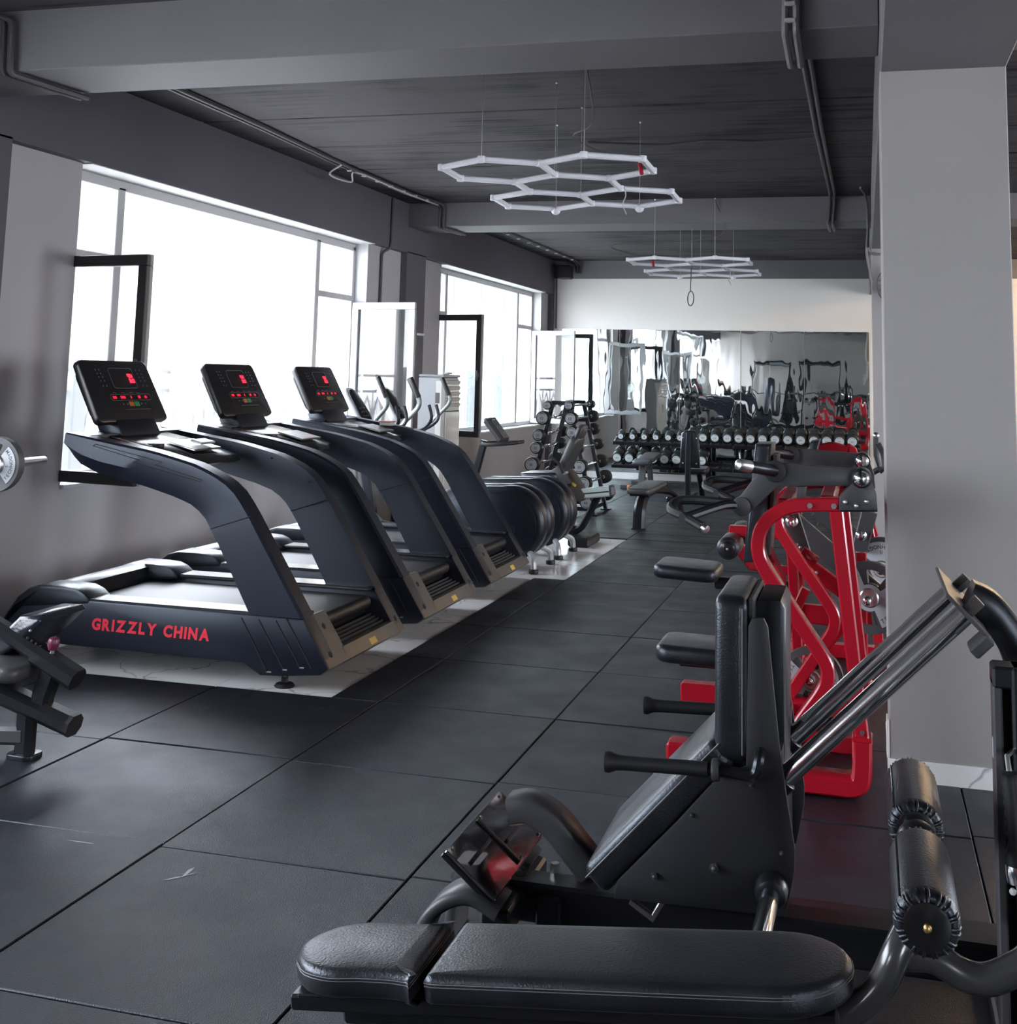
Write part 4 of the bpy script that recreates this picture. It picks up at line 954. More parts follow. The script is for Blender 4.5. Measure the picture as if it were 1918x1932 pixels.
# ------------------------------------------------------------------ red lever machine
def red_machine():
    t = thing('lever_machine', 'red curved-frame lever machine with charcoal swing arms, nearest to the pillar', 'gym machine', (-.3, 6.0, 0), 'red plate-loaded machines')
    y1, y2 = 5.25, 6.40
    # each side frame: a floor bar that bends up into a riser, a bowed tube and a strut
    fb = xz([(1440, 1489), (1560, 1492), (1604, 1488), (1622, 1470), (1626, 1440), (1626, 1393)], y1)
    fb = [(x, max(z, .047)) for x, z in fb[:4]] + fb[4:]
    for y in (y1, y2):
        obj('floor_bar', B().bar(smooth([(x, y, z) for x, z in fb], 5), .078, .135, e=.012), 'red', t, ang=45)
    obj('floor_tie', B().box((-.42, y1+.06, -.002), (-.36, y2-.06, .07), .008), 'red', t)
    g0 = xz([(1496, 1480)], y1-.07)[0]; obj('end_guard', B().box((g0[0]-.012, y1-.080, .01), (g0[0]+.004, y1-.069, .125), .004), 'steel', t)
    crv = [(1583, 951), (1530, 951), (1490, 955), (1460, 970), (1440, 990), (1431, 1015), (1432, 1045), (1445, 1075), (1480, 1130), (1520, 1190), (1550, 1235), (1561, 1260), (1560, 1285), (1548, 1310), (1515, 1355), (1482, 1404)]
    P = xz(crv, y1); k = (P[-1][1]-.05)/max(.02, P[-2][1]-P[-1][1]); P.append((P[-1][0]+(P[-1][0]-P[-2][0])*k, .05))
    for y in (y1, y2):
        q = smooth([(x, y, z) for x, z in P], 3)
        tb = obj('curved_tube', B().bar(q, .056, .085, e=.006), 'red', t, ang=40)
        a, b2 = xz([(1577, 960), (1626, 1392)], y1)
        obj('strut', B().bar([(a[0], y, a[1]), (b2[0], y, b2[1])], .056, .07, e=.006), 'red', t)
        fx, fz = xz([(1626, 1392)], y1)[0]; fl = obj('flange', B().box((fx-.040, y-.055, fz-.012), (fx+.040, y+.055, fz+.012), .004), 'red', t)
        for k in (-.012, .03): obj('flange_bolt', B().cyl((fx, y-.038, fz+k), (fx, y-.052, fz+k), .009, 6), 'steel', fl)
        for u, v in ((1528, 952), (1573, 953)):
            x, z = xz([(u, v)], y1)[0]; obj('bolt_head', B().cyl((x, y-.054, z), (x, y-.040, z), .012, 6), 'steel', tb)
        # bearing bracket at the top of the frame
        br = xz([(1612, 905), (1642, 905), (1653, 935), (1653, 962), (1583, 962), (1583, 938)], y1-.04)
        bk = obj('bearing_bracket', B().prism(br, y-.056, y-.043, .003), 'metal_grey', t); obj('bearing_bracket', B().prism(br, y+.043, y+.056, .003), 'metal_grey', t)
        bx = xz([(1583, 938), (1653, 938), (1655, 964), (1583, 964)], y1)
        obj('bracket_block', B().prism(bx, y-.043, y+.043, .004), 'metal_black', bk)
        for u, v in ((1594, 947), (1615, 954), (1634, 946)):
            x, z = xz([(u, v)], y1-.05)[0]; obj('bolt_head', B().ball((x, y-.057, z), .011, 8, 5), 'steel', bk)
        x, z = xz([(1625, 903)], y1-.07)[0]
        obj('pivot_dome', B().ball((x, y-.075, z), .034, 16, 9, (0, 1, 0), .8), 'chrome', t)
        obj('pivot_collar', B().cyl((x, y-.075, z), (x, y+.07, z), .040, 16, .004), 'metal_black', t)
        # swing arm
        lv = xz([(1449, 871), (1620, 886), (1641, 893), (1645, 905), (1640, 914), (1593, 917), (1466, 918), (1407, 974), (1393, 968), (1383, 952), (1432, 889)], y1-.03)
        la = obj('swing_arm', B().prism(lv, y-.028, y+.028, .005), 'metal_grey', t)
        h = xz([(1396, 958), (1350, 957), (1308, 970)], y1-.08)
        j = (h[0][0], y, h[0][1])
        g = obj('handle_tube', B().tube(smooth([j, (h[1][0]+.03, y-.07, h[1][1]+.008), (h[2][0], y-.22, h[2][1]+.005), (h[2][0]-.02, y-.26, h[2][1])], 6), .0195, 10), 'metal_black', la)
        g2 = xz([(1335, 987), (1300, 972), (1266, 963), (1262, 955), (1290, 950), (1350, 955)], y1-.15)
        obj('loop_grip', B().tube(smooth([(g2[0][0], y-.30, g2[0][1]), (g2[1][0], y-.24, g2[1][1]), (g2[2][0], y-.14, g2[2][1]), (g2[3][0], y-.02, g2[3][1]), (g2[4][0], y+.02, g2[4][1]), (g2[5][0]+.06, y, g2[5][1]+.0)], 5), .0195, 10), 'rubber_plain', la)
        obj('grip_tip', B().cyl((g2[0][0]-.004, y-.297, g2[0][1]+.002), (g2[0][0]+.018, y-.31, g2[0][1]-.008), .018, 10, .004), 'steel', la)
        obj('joint_cap', B().cyl((j[0], y-.04, j[2]), (j[0], y+.04, j[2]), .040, 16, .004), 'metal_grey', la)
        # weight horn on the arm
        a, b2 = xz([(1462, 889)], y1-.03)[0], None
        hd = Vector((-.135, -.135, .03)); A0 = Vector((a[0], y-.03, a[1])); hn = obj('weight_horn', B().cyl(A0, A0+hd, .025, 14, .004), 'metal_black', la)
        obj('horn_tip', B().lathe([(.026, 0), (.026, .05), (.022, .062), (.012, .068), (.001, .07)], A0+hd*.72, hd, 16), 'steel', hn)
        obj('horn_collar', B().cyl((a[0], y-.045, a[1]), (a[0], y-.03, a[1]), .046, 18, .004), 'rubber_plain', hn)
        st = xz([(1503, 917), (1522, 917), (1520, 940), (1502, 940)], y1)
        obj('stop_block', B().prism(st, y-.03, y+.03, .004), 'metal_grey', t)
    # beams tying both sides
    x, z = xz([(1560, 950)], y1)[0]
    obj('tie_beam', B().box((x-.03, y1+.033, z-.03), (x+.03, y2-.033, z+.03), .006), 'red', t)
    x, z = xz([(1480, 958)], y1)[0]
    obj('tie_beam', B().box((x-.03, y1+.033, z-.035), (x+.03, y2-.033, z+.035), .006), 'red', t)
    obj('cross_frame', B().box((-.36, 5.80, .0), (-.04, 5.88, .07), .008), 'red', t)
    obj('cross_frame', B().box((-.40, 6.87, .0), (.02, 6.96, .08), .008), 'red', t)
    obj('back_beam', B().bar([(-.44, 6.95, .40), (.06, 6.95, .38)], .10, .06, e=.006), 'red', t)
    for x0, x1_ in ((-.40, -.36), (-.03, -.03)): obj('back_post', B().bar([(x1_, 6.92, .0), (x0, 6.91, .74)], .055, .055, e=.006), 'red', t)
    obj('brace', B().bar([(-.34, 6.92, .08), (-.10, 6.92, .38)], .045, .045, e=.006), 'red', t)
    # slanted carrying levers with a steel link
    for y, pa, pb in ((6.82, (1496, 985), (1652, 1120)),):
        a, b2 = xz([pa, pb], y)
        lv = obj('carry_lever', B().bar([(a[0], y, a[1]), (b2[0], y, b2[1])], .11, .05, e=.006), 'metal_grey', t)
        obj('lever_dome', B().ball((a[0], y-.035, a[1]), .034, 14, 8, (0, 1, 0), .7), 'chrome', lv)
    a, b2 = xz([(1490, 972), (1514, 1050)], 6.51)
    lk = obj('link_plate', B().bar([(a[0], 6.515, a[1]), (b2[0], 6.515, b2[1])], .095, .025, e=.004), 'metal_grey', t)
    for u, v in ((1503, 1028), (1509, 1033)):
        x, z = xz([(u, v)], 6.50)[0]; obj('bolt_head', B().ball((x, 6.50, z), .010, 8, 5), 'steel', lk)
    x, z = xz([(1493, 985)], 6.48)[0]; obj('link_dome', B().ball((x, 6.495, z), .034, 14, 8, (0, 1, 0), .7), 'chrome', lk)
    rb = xz([(1517, 1031), (1546, 1052), (1538, 1066), (1508, 1046)], 6.47)
    obj('red_stop', B().prism(rb, 6.45, 6.49, .004), 'red', t)
    a, b2 = xz([(1500, 1050), (1606, 1128)], 6.50)
    ra = obj('red_arm', B().bar([(a[0], 6.52, a[1]), (b2[0], 6.52, b2[1])], .075, .05, e=.005), 'red', t)
    x, z = xz([(1539, 1081)], 6.49)[0]; obj('bolt_head', B().ball((x, 6.493, z), .011, 8, 5), 'steel', ra)
    a, b2 = xz([(1453, 1085), (1450, 1290)], 6.62)
    obj('back_post', B().bar([(a[0], 6.62, a[1]), (b2[0], 6.62, b2[1])], .06, .06, e=.006), 'red', t)
    a, b2 = xz([(1448, 1270), (1520, 1110)], 6.75)
    obj('brace', B().bar([(a[0], 6.75, a[1]), (b2[0], 6.75, b2[1])], .05, .05, e=.006), 'red', t)
    # chest pad, seat on a red arm
    q = xz([(1424, 838), (1455, 838), (1441, 1062), (1401, 1062)], 5.62)
    obj('chest_pad', B().prism(q, 5.62, 5.92, .018), 'leather', t, ang=60)
    obj('pad_board', B().bar([((q[1][0]+.012), 5.77, q[1][1]-.05), (q[2][0]+.012, 5.77, q[2][1]+.03)], .02, .24, e=.004), 'metal_grey', t)
    obj('chest_brace', B().bar([(q[2][0], 5.77, q[2][1]+.06), (q[2][0]+.06, 5.80, q[2][1]-.10), (-.40, 5.84, .05)], .06, .06, side=(0, 0, 1), e=.006), 'red', t)
    obj('seat_pad', B().cushion(rrect(.46, .34, .06), .075, .028, (-.67, 5.52, .425), (1, 0, -.02), (0, 1, 0)), 'leather', t, ang=60)
    obj('seat_plate', B().box((-.80, 5.44, .405), (-.50, 5.60, .427), .004), 'metal_black', t)
    obj('seat_arm', B().box((-.80, 5.48, .245), (-.36, 5.56, .325), .006), 'red', t)
    obj('seat_stem', B().box((-.60, 5.48, .32), (-.52, 5.56, .41), .006), 'red', t)
    obj('seat_post', B().box((-.44, 5.48, .06), (-.36, 5.56, .25), .006), 'red', t)
    obj('seat_foot', B().box((-.86, 5.46, -.002), (-.37, 5.58, .075), .012), 'red', t)
    return t
lever_near = red_machine()
def red_machine_rear():
    t = thing('lever_machine', 'second red machine behind the first, with thigh rollers and a low black seat', 'gym machine', (-.4, 7.9, 0), 'red plate-loaded machines')
    obj('seat_pad', B().cushion(rrect(.40, .44, .07), .08, .03, (-1.09, 7.79, .42), (1, 0, -.04), (0, 1, 0)), 'leather', t, ang=60)
    obj('seat_arm', B().box((-.92, 7.74, .36), (-.40, 7.82, .43), .008), 'metal_black', t)
    obj('floor_frame', B().box((-.70, 7.73, -.002), (.30, 7.83, .08), .01), 'red', t)
    obj('floor_frame', B().box((-.46, 7.30, -.002), (-.36, 8.6, .08), .01), 'red', t)
    obj('upright', B().bar([(-.40, 7.78, .08), (-.42, 7.78, .80), (-.46, 7.78, 1.18)], .07, .09, e=.008), 'red', t)
    c = at(1372, 1036, Y=7.15)
    ro = obj('thigh_roller', B().lathe([(.03, 0), (.05, .004), (.062, .016), (.066, .03), (.066, .29), (.062, .305), (.05, .317), (.03, .32)], c, (0, 1, 0), 20), 'leather', t, ang=60)
    obj('roller_cap', B().cyl(c-Vector((0, .008, 0)), c+Vector((0, .01, 0)), .044, 18, .006), 'gloss', ro)
    obj('cap_screw', B().ball(c-Vector((0, .009, 0)), .008, 8, 4), 'steel', ro)
    ro2 = obj('thigh_roller', B().lathe([(.03, 0), (.05, .004), (.062, .016), (.066, .03), (.066, .29), (.062, .305), (.05, .317), (.03, .32)], c+Vector((0, .62, 0)), (0, 1, 0), 20), 'leather', t, ang=60)
    a = at(1376, 990, Y=7.45); b2 = at(1412, 1013, Y=7.45)
    obj('roller_arm', B().box((a.x, 7.40, b2.z), (-.42, 7.48, a.z), .006), 'red', t)
    obj('roller_arm', B().bar([(a.x+.04, 7.44, b2.z-.02), (c.x+.02, 7.44, c.z), (c.x+.10, 7.60, c.z-.15), (-.42, 7.70, .50)], .05, .05, e=.006), 'red', t)
    obj('roller_axle', B().cyl((c.x, 7.16, c.z), (c.x, 8.08, c.z), .014, 8), 'steel', t)
    top = [(1525, 857), (1545, 848), (1570, 843), (1592, 850), (1612, 866)]
    q = xz(top, 7.9)
    obj('curved_tube', B().bar(smooth([(-.46, 7.9, 1.02)] + [(x, 7.9, z) for x, z in q] + [(q[-1][0]+.10, 7.9, .6), (.06, 7.9, .08)], 4), .06, .06, e=.006), 'red', t, ang=45)
    p = xz([(1521, 860), (1530, 832), (1547, 829), (1541, 858)], 7.75)
    obj('head_pad', B().prism(p, 7.62, 7.90, .012), 'leather', t, ang=60)
    h = [at(1652, 822, Y=7.3), at(1653, 860, Y=7.3), at(1660, 884, Y=7.3)]
    obj('grip_post', B().tube([h[0], h[1], h[2], (-.20, 7.6, .98)], .017, 8), 'rubber_plain', t)
    h2 = [at(1656, 836, Y=7.2), at(1666, 858, Y=7.2), at(1667, 880, Y=7.2), at(1658, 890, Y=7.2)]
    obj('grip_loop', B().tube(smooth(h2, 5), .016, 8), 'rubber_plain', t)
    obj('grip_tip', B().ball(h[0], .020, 10, 6), 'steel', t)
    obj('carry_lever', B().bar([at(1540, 960, Y=7.70), at(1705, 1088, Y=7.70)], .11, .05, e=.006), 'metal_grey', t)
    obj('carry_strut', B().bar([at(1640, 965, Y=7.5), at(1620, 1040, Y=7.5)], .09, .06, e=.006), 'metal_grey', t)
    k = at(1624, 1010, Y=7.42); obj('pivot_dome', B().ball(k, .034, 12, 8, (0, 1, 0), .7), 'chrome', t)
    obj('side_brace', B().bar([at(1632, 950, Y=8.2), at(1650, 1012, Y=8.2)], .05, .05, e=.006), 'red', t)
    return t
red_machine_rear()
weight_plate(at(1641, 1127, Y=6.72), (-.18, -.98, .0), .184, math.radians(-16), '15', 'grey-faced plate on the red machine, its face cut by the pillar edge')
weight_plate(at(1664, 1073, Y=7.56), (-.18, -.98, .0), .182, math.radians(95), '15', 'grey-faced plate higher up behind the other, half hidden by the pillar')
weight_plate((at(1531, 1284, Y=6.475).x, 6.475, .160), (-.06, -.99, 0), .158, math.radians(10), '15', 'grey-faced plate low inside the red curved frame')
def horn(c, y0, y1, label):
    d = Vector((.12, .99, 0)).normalized()
    o = obj('plate_horn', B().cyl(c+d*y0, c+d*y1, .0235, 14, .004).ball(c+d*y0, .0235, 12, 7), 'chrome'); tag(o, label, 'horn')
horn(at(1641, 1127, Y=6.72), -.12, .17, 'chrome horn through the plate at the pillar edge of the red machine')
horn(Vector((at(1531, 1284, Y=6.475).x, 6.475, .160)), -.05, .34, 'chrome horn through the low plate inside the red frame')
horn(at(1664, 1073, Y=7.56), -.10, .13, 'chrome horn through the higher plate behind the pillar edge')

# ------------------------------------------------------------------ leg press
def leg_press():
    t = thing('leg_press', 'black leg press with chrome guide rods and a mirrored foot plate', 'gym machine', (-.5, 3.5, 0))
    yn, yf = 3.30, 3.72; ym = (yn+yf)/2
    obj('base_beam', B().bar([(-1.02, ym, .185), (.46, ym, .185)], .105, .10, e=.008), 'metal_black', t)
    bt = at(1047, 1643, Z=.24); obj('beam_bolt', B().cyl((bt.x, bt.y, .235), (bt.x, bt.y, .262), .014, 6), 'steel', t)
    hole = at(988, 1640, Z=.239); obj('beam_hole', B().cyl((hole.x, ym, .236), (hole.x, ym, .2395), .016, 12), 'gap', t)
    obj('wedge_plate', B().box((-.90, ym-.085, .14), (-.83, ym-.05, .215), .006), 'metal_black', t)
    # front foot: broad curved strap standing on the floor
    fp = [(-.97, .215), (-1.04, .245), (-1.10, .235), (-1.16, .19), (-1.20, .11), (-1.21, -.002)]
    obj('front_foot', B().bar(smooth([(x, ym-.16, z) for x, z in fp], 4), .035, .14, e=.008), 'metal_grey', t, ang=50)
    obj('front_foot', B().bar(smooth([(x, ym+.16, z) for x, z in fp], 4), .035, .14, e=.008), 'metal_grey', t, ang=50)
    obj('foot_link', B().box((-1.02, ym-.20, .15), (-.94, ym+.20, .22), .008), 'metal_black', t)
    # arch from base beam to foot plate
    A = [at(965, 1524, Y=ym+.05), at(1000, 1522, Y=ym+.05), at(1045, 1548, Y=ym+.05), at(1085, 1598, Y=ym+.05), at(1118, 1640, Y=ym+.05)]
    obj('plate_arch', B().bar(smooth(A, 5), .075, .10, e=.01), 'metal_grey', t, ang=50)
    # foot plate
    a, b2 = at(842.6, 1603, Y=yn), at(935.3, 1698, Y=yn); d = (b2-a).normalized(); L = (b2-a).length; n = Vector((-d.z, 0, d.x))
    n = n if n.z > 0 else -n
    c = (a+b2)/2+Vector((0, .25, 0))
    pl = obj('foot_plate', B().obox(c-n*.006, (L, .50, .010), d, (0, 1, 0), .002), 'mirror_steel', t)
    obj('plate_rim', B().obox(c-n*.018, (L+.006, .506, .016), d, (0, 1, 0), .003), 'metal_black', pl)
    obj('grip_strip', B().obox(c+n*.003, (L*.92, .014, .008), d, (0, 1, 0), .002), 'rubber_plain', pl)
    for s in (-.12, .12): obj('grip_strip', B().obox(c+n*.003+Vector((0, s, 0))+d*.02*(-1 if s < 0 else 1), (.012, .17, .008), d, (0, 1, 0), .002), 'rubber_plain', pl)
    for su in (-.44, .44):
        for sv in (-.22, .03, .22): obj('plate_screw', B().ball(c+d*(su*L)+Vector((0, sv, 0)), .0055, 8, 5), 'bronze', pl)
    obj('sleeve', B().cyl(c-n*.02-Vector((0, .05, 0)), c-n*.14-Vector((0, .05, 0)), .05, 14, .004), 'metal_black', t)
    # seat
    a, b2, q = at(1095, 1644, Y=yn), at(1345, 1392, Y=yn), at(1136, 1691, Y=yn)
    d = (b2-a).normalized(); L = (b2-a).length; n = Vector((-d.z, 0, d.x)); th = .085
    o0 = a-n*th
    def pad_box(O, U, V, lx, ly, h, e): return B().cushion(rrect(lx, ly, .028, 4), h, e, O+U*(lx/2)+V*(ly/2), U, V, bulge=.004)
    st = obj('seat_pad', pad_box(o0, d, Vector((0, 1, 0)), L, .48, th, .022) if d.cross(Vector((0, 1, 0))).dot(n) > 0 else pad_box(o0+Vector((0, .48, 0)), d, Vector((0, -1, 0)), L, .48, th, .022), 'leather', t, ang=60)
    sm = [a-n*.020+Vector((0, -.0005, 0)), b2-n*.020+Vector((0, -.0005, 0))]
    obj('seam', B().tube(sm, .0022, 5), 'print_grey', st)
    # back pad
    p0, p1 = at(1347, 1452, Y=yn), at(1409, 1113, Y=yn)
    x0, x1 = -.393, -.308; z0, z1 = .655, 1.083
    bp = obj('back_pad', B().cushion(rrect(.40, z1-z0, .035, 4), x1-x0, .022, (x1, yn+.20, (z0+z1)/2), (0, -1, 0), (0, 0, 1), bulge=.004), 'leather', t, ang=60)
    obj('seam', B().tube([(x1-.012, yn-.0005, z0+.03), (x1-.012, yn-.0005, z1-.03)], .0022, 5), 'print_grey', bp)
    obj('back_board', B().box((x1, yn+.03, .66), (x1+.016, yn+.37, 1.075), .004), 'metal_grey', t)
    for ya, yb, u0, u1, v0 in ((yn+.10, yn+.36, 1424, 1478, 1130),):
        (xa, zt), (xb, _) = xz([(u0, v0), (u1, v0)], ya)
        hb = obj('rail_housing', B().prism([(xa, .50), (xb, .50), (xb+.004, zt-.02), (xb-.008, zt), (xa+.008, zt), (xa, zt-.015)], ya, yb, .006), 'metal_black', t)
        for z in (.72, .90): obj('housing_bolt', B().ball((xa, ya+.03, z), .008, 8, 4), 'brass_bolt', hb)
    sp = xz([(1160, 1692), (1482, 1727), (1499, 1640), (1500, 1600), (1484, 1500), (1470, 1400), (1449, 1182), (1441, 1165), (1419, 1165), (1412, 1180), (1408, 1442), (1345, 1474), (1280, 1545), (1165, 1660)], yn)
    for y in (yn-.012, yf+.07):
        s_ = obj('side_plate', B().prism(sp, y, y+.012, .003), 'metal_plate', t)
        for u, v, k in ((1348, 1632, .012), (1236, 1648, .009), (1474, 1606, .006), (1417, 1478, .007), (1305, 1534, .006)):
            x, z = xz([(u, v)], yn)[0]; obj('plate_bolt', B().cyl((x, y-k, z), (x, y, z), k, 6).ball((x, y-k, z), k*.6, 8, 4), 'metal_grey', s_)
    obj('carriage_core', B().prism([(-.63, .305), (-.22, .315), (-.22, .70), (-.30, .72), (-.38, .62)], yn+.02, yf+.06, .006), 'metal_black', t)
    # chrome guide rods, collars, top bracket
    q0, q1 = xz([(1477, 1470), (1817.6, 1159.5)], yn+.05); r0, r1 = Vector((q0[0], 0, q0[1])), Vector((q1[0], 0, q1[1])); dr = (r1-r0).normalized()
    for y in (yn+.05, yf):
        P0, P1 = r0+Vector((0, y, 0)), r1+Vector((0, y, 0))
        rd = obj('guide_rod', B().cyl(P0-dr*.05, P1, .0275, 20), 'chrome', t)
        obj('rod_sleeve', B().cyl(P0-dr*.02, P0+dr*.008, .036, 18, .004), 'metal_black', rd)
        bl = obj('rod_bolt', B().cyl(P1+dr*.012, P1+dr*.055, .019, 6, .003), 'bronze', rd)
    nb = Vector((-dr.z, 0, dr.x))
    obj('top_bracket', B().obox(r1+Vector((0, (yn+yf+.05)/2, 0))+dr*.007, (.010, yf-yn+.05, .14), dr, (0, 1, 0), .003), 'metal_grey', t)
    obj('bracket_lip', B().obox(r1+Vector((0, yn+.045, 0))-nb*.075-dr*.02, (.06, .10, .03), dr, (0, 1, 0), .005), 'metal_grey', t)
    cv = [r1+dr*.03+Vector((0, ym, -.0)), Vector((.315, ym, 1.06)), Vector((.375, ym, .97)), Vector((.405, ym, .85)), Vector((.415, ym, .70)), Vector((.415, ym, .0))]
    obj('rear_post', B().bar(smooth(cv, 6), .085, .12, e=.012), 'metal_black', t, ang=50)
    # handles
    for y, sg in ((yn-.05, 1), (yf+.11, -1)):
        hh = obj('side_handle', B().tube(fillet([(-.655, y, .649), (-.375, y, .658), (-.280, y, .650), (-.272, y, .695), (-.272, y+.05*sg, .70)], .03, 4), .0155, 10), 'metal_black', t)
        obj('grip', B().lathe([(.010, 0), (.026, .002), (.027, .012), (.020, .03), (.0185, .05), (.0185, .27)], (-.672, y, .649), (1, 0, .03), 14), 'rubber_plain', hh)
        obj('grip_ring', B().cyl((-.392, y, .6575), (-.372, y, .658), .028, 16, .004), 'metal_grey', hh)
    # loading horn and floor bars
    hx = at(1455, 1678, Y=yn-.03)
    hn = obj('loading_horn', B().cyl((hx.x, yn+.02, hx.z), (hx.x-.01, yn-.40, hx.z-.03), .024, 16, .004), 'chrome', t)
    obj('horn_collar', B().lathe([(.026, 0), (.040, 0), (.042, .01), (.042, .035), (.036, .05), (.026, .055)], (hx.x, yn-.012, hx.z), (0, -1, -.07), 18), 'metal_black', hn)
    obj('floor_bar', B().box((-.30, 3.98, -.002), (.40, 4.06, .06), .008), 'metal_black', t)
    for x in (-.26, .34):
        obj('floor_tie', B().box((x-.04, ym-.12, -.002), (x+.04, 4.03, .055), .008), 'metal_black', t)
        obj('beam_leg', B().box((x-.03, ym-.04, .05), (x+.03, ym+.04, .15), .006), 'metal_black', t)
    obj('linkage', B().bar([(-.62, ym-.15, .27), (-.56, ym-.15, .235), (-.53, ym-.15, .285)], .016, .02, e=.003), 'steel', t)
    return t
M['metal_plate'] = mat('charcoal side plate', (0.017, 0.017, 0.020), 0.42, var=.12, vscale=5, spec=.3)
M['brass_bolt'] = mat('brassy bolt', (.40, .27, .10), .35, .8)
press = leg_press()
def cable_post():
    t = thing('upright_post', 'black steel double upright with ribbed cable grip, at the picture edge beside the pillar', 'gym frame', (.38, 3.13, 0))
    obj('slim_upright', B().box((.279, 3.10, -.002), (.300, 3.16, .97), .004), 'metal_grey', t)
    obj('main_upright', B().box((.320, 3.09, -.002), (.40, 3.18, 1.0), .006), 'metal_black', t)
    obj('main_upright', B().box((.43, 3.09, -.002), (.58, 3.18, 1.0), .006), 'metal_black', t)
    obj('slot_backing', B().box((.300, 3.13, -.002), (.320, 3.16, .97)), 'gap', t)
    obj('slot_backing', B().box((.40, 3.13, -.002), (.43, 3.16, .97)), 'gap', t)
    obj('paper_tag', B().box((.2775, 3.115, .79), (.2795, 3.13, .835)), 'white', t)
    obj('head_beam', B().box((.279, 3.095, .95), (.58, 3.175, 1.0), .006), 'metal_black', t)
    obj('foot_beam', B().box((.27, 3.07, -.004), (.60, 3.20, .05), .008), 'metal_black', t)
    a, b2 = at(1903, 1455, Y=3.04), at(1914, 1560, Y=3.04)
    pr_ = [(.012, 0)] + [x for k in range(7) for x in ((.020, .004+.022*k), (.0165, .015+.022*k))] + [(.022, .165), (.027, .175), (.027, .20), (.018, .205)]
    h = obj('cable_grip', B().lathe(pr_, a, b2-a, 14), 'rubber_plain', t, label='black ribbed cable grip')
    e = (b2-a).normalized(); obj('collar', B().lathe([(.013, .195), (.029, .197), (.031, .215), (.029, .235), (.013, .24)], a, e, 16), 'chrome', h)
    obj('shaft', B().cyl(a+e*.23, a+e*.34, .011, 10), 'steel', h); obj('stud', B().ball(a+e*.25+Vector((-.02, -.02, 0)), .008, 8, 5), 'white', h)
    obj('hook', B().tube([a, a-e*.03+Vector((0, .01, 0)), a-e*.03+Vector((.02, .06, 0))], .006, 6), 'steel', h)
    return t
cable_post()

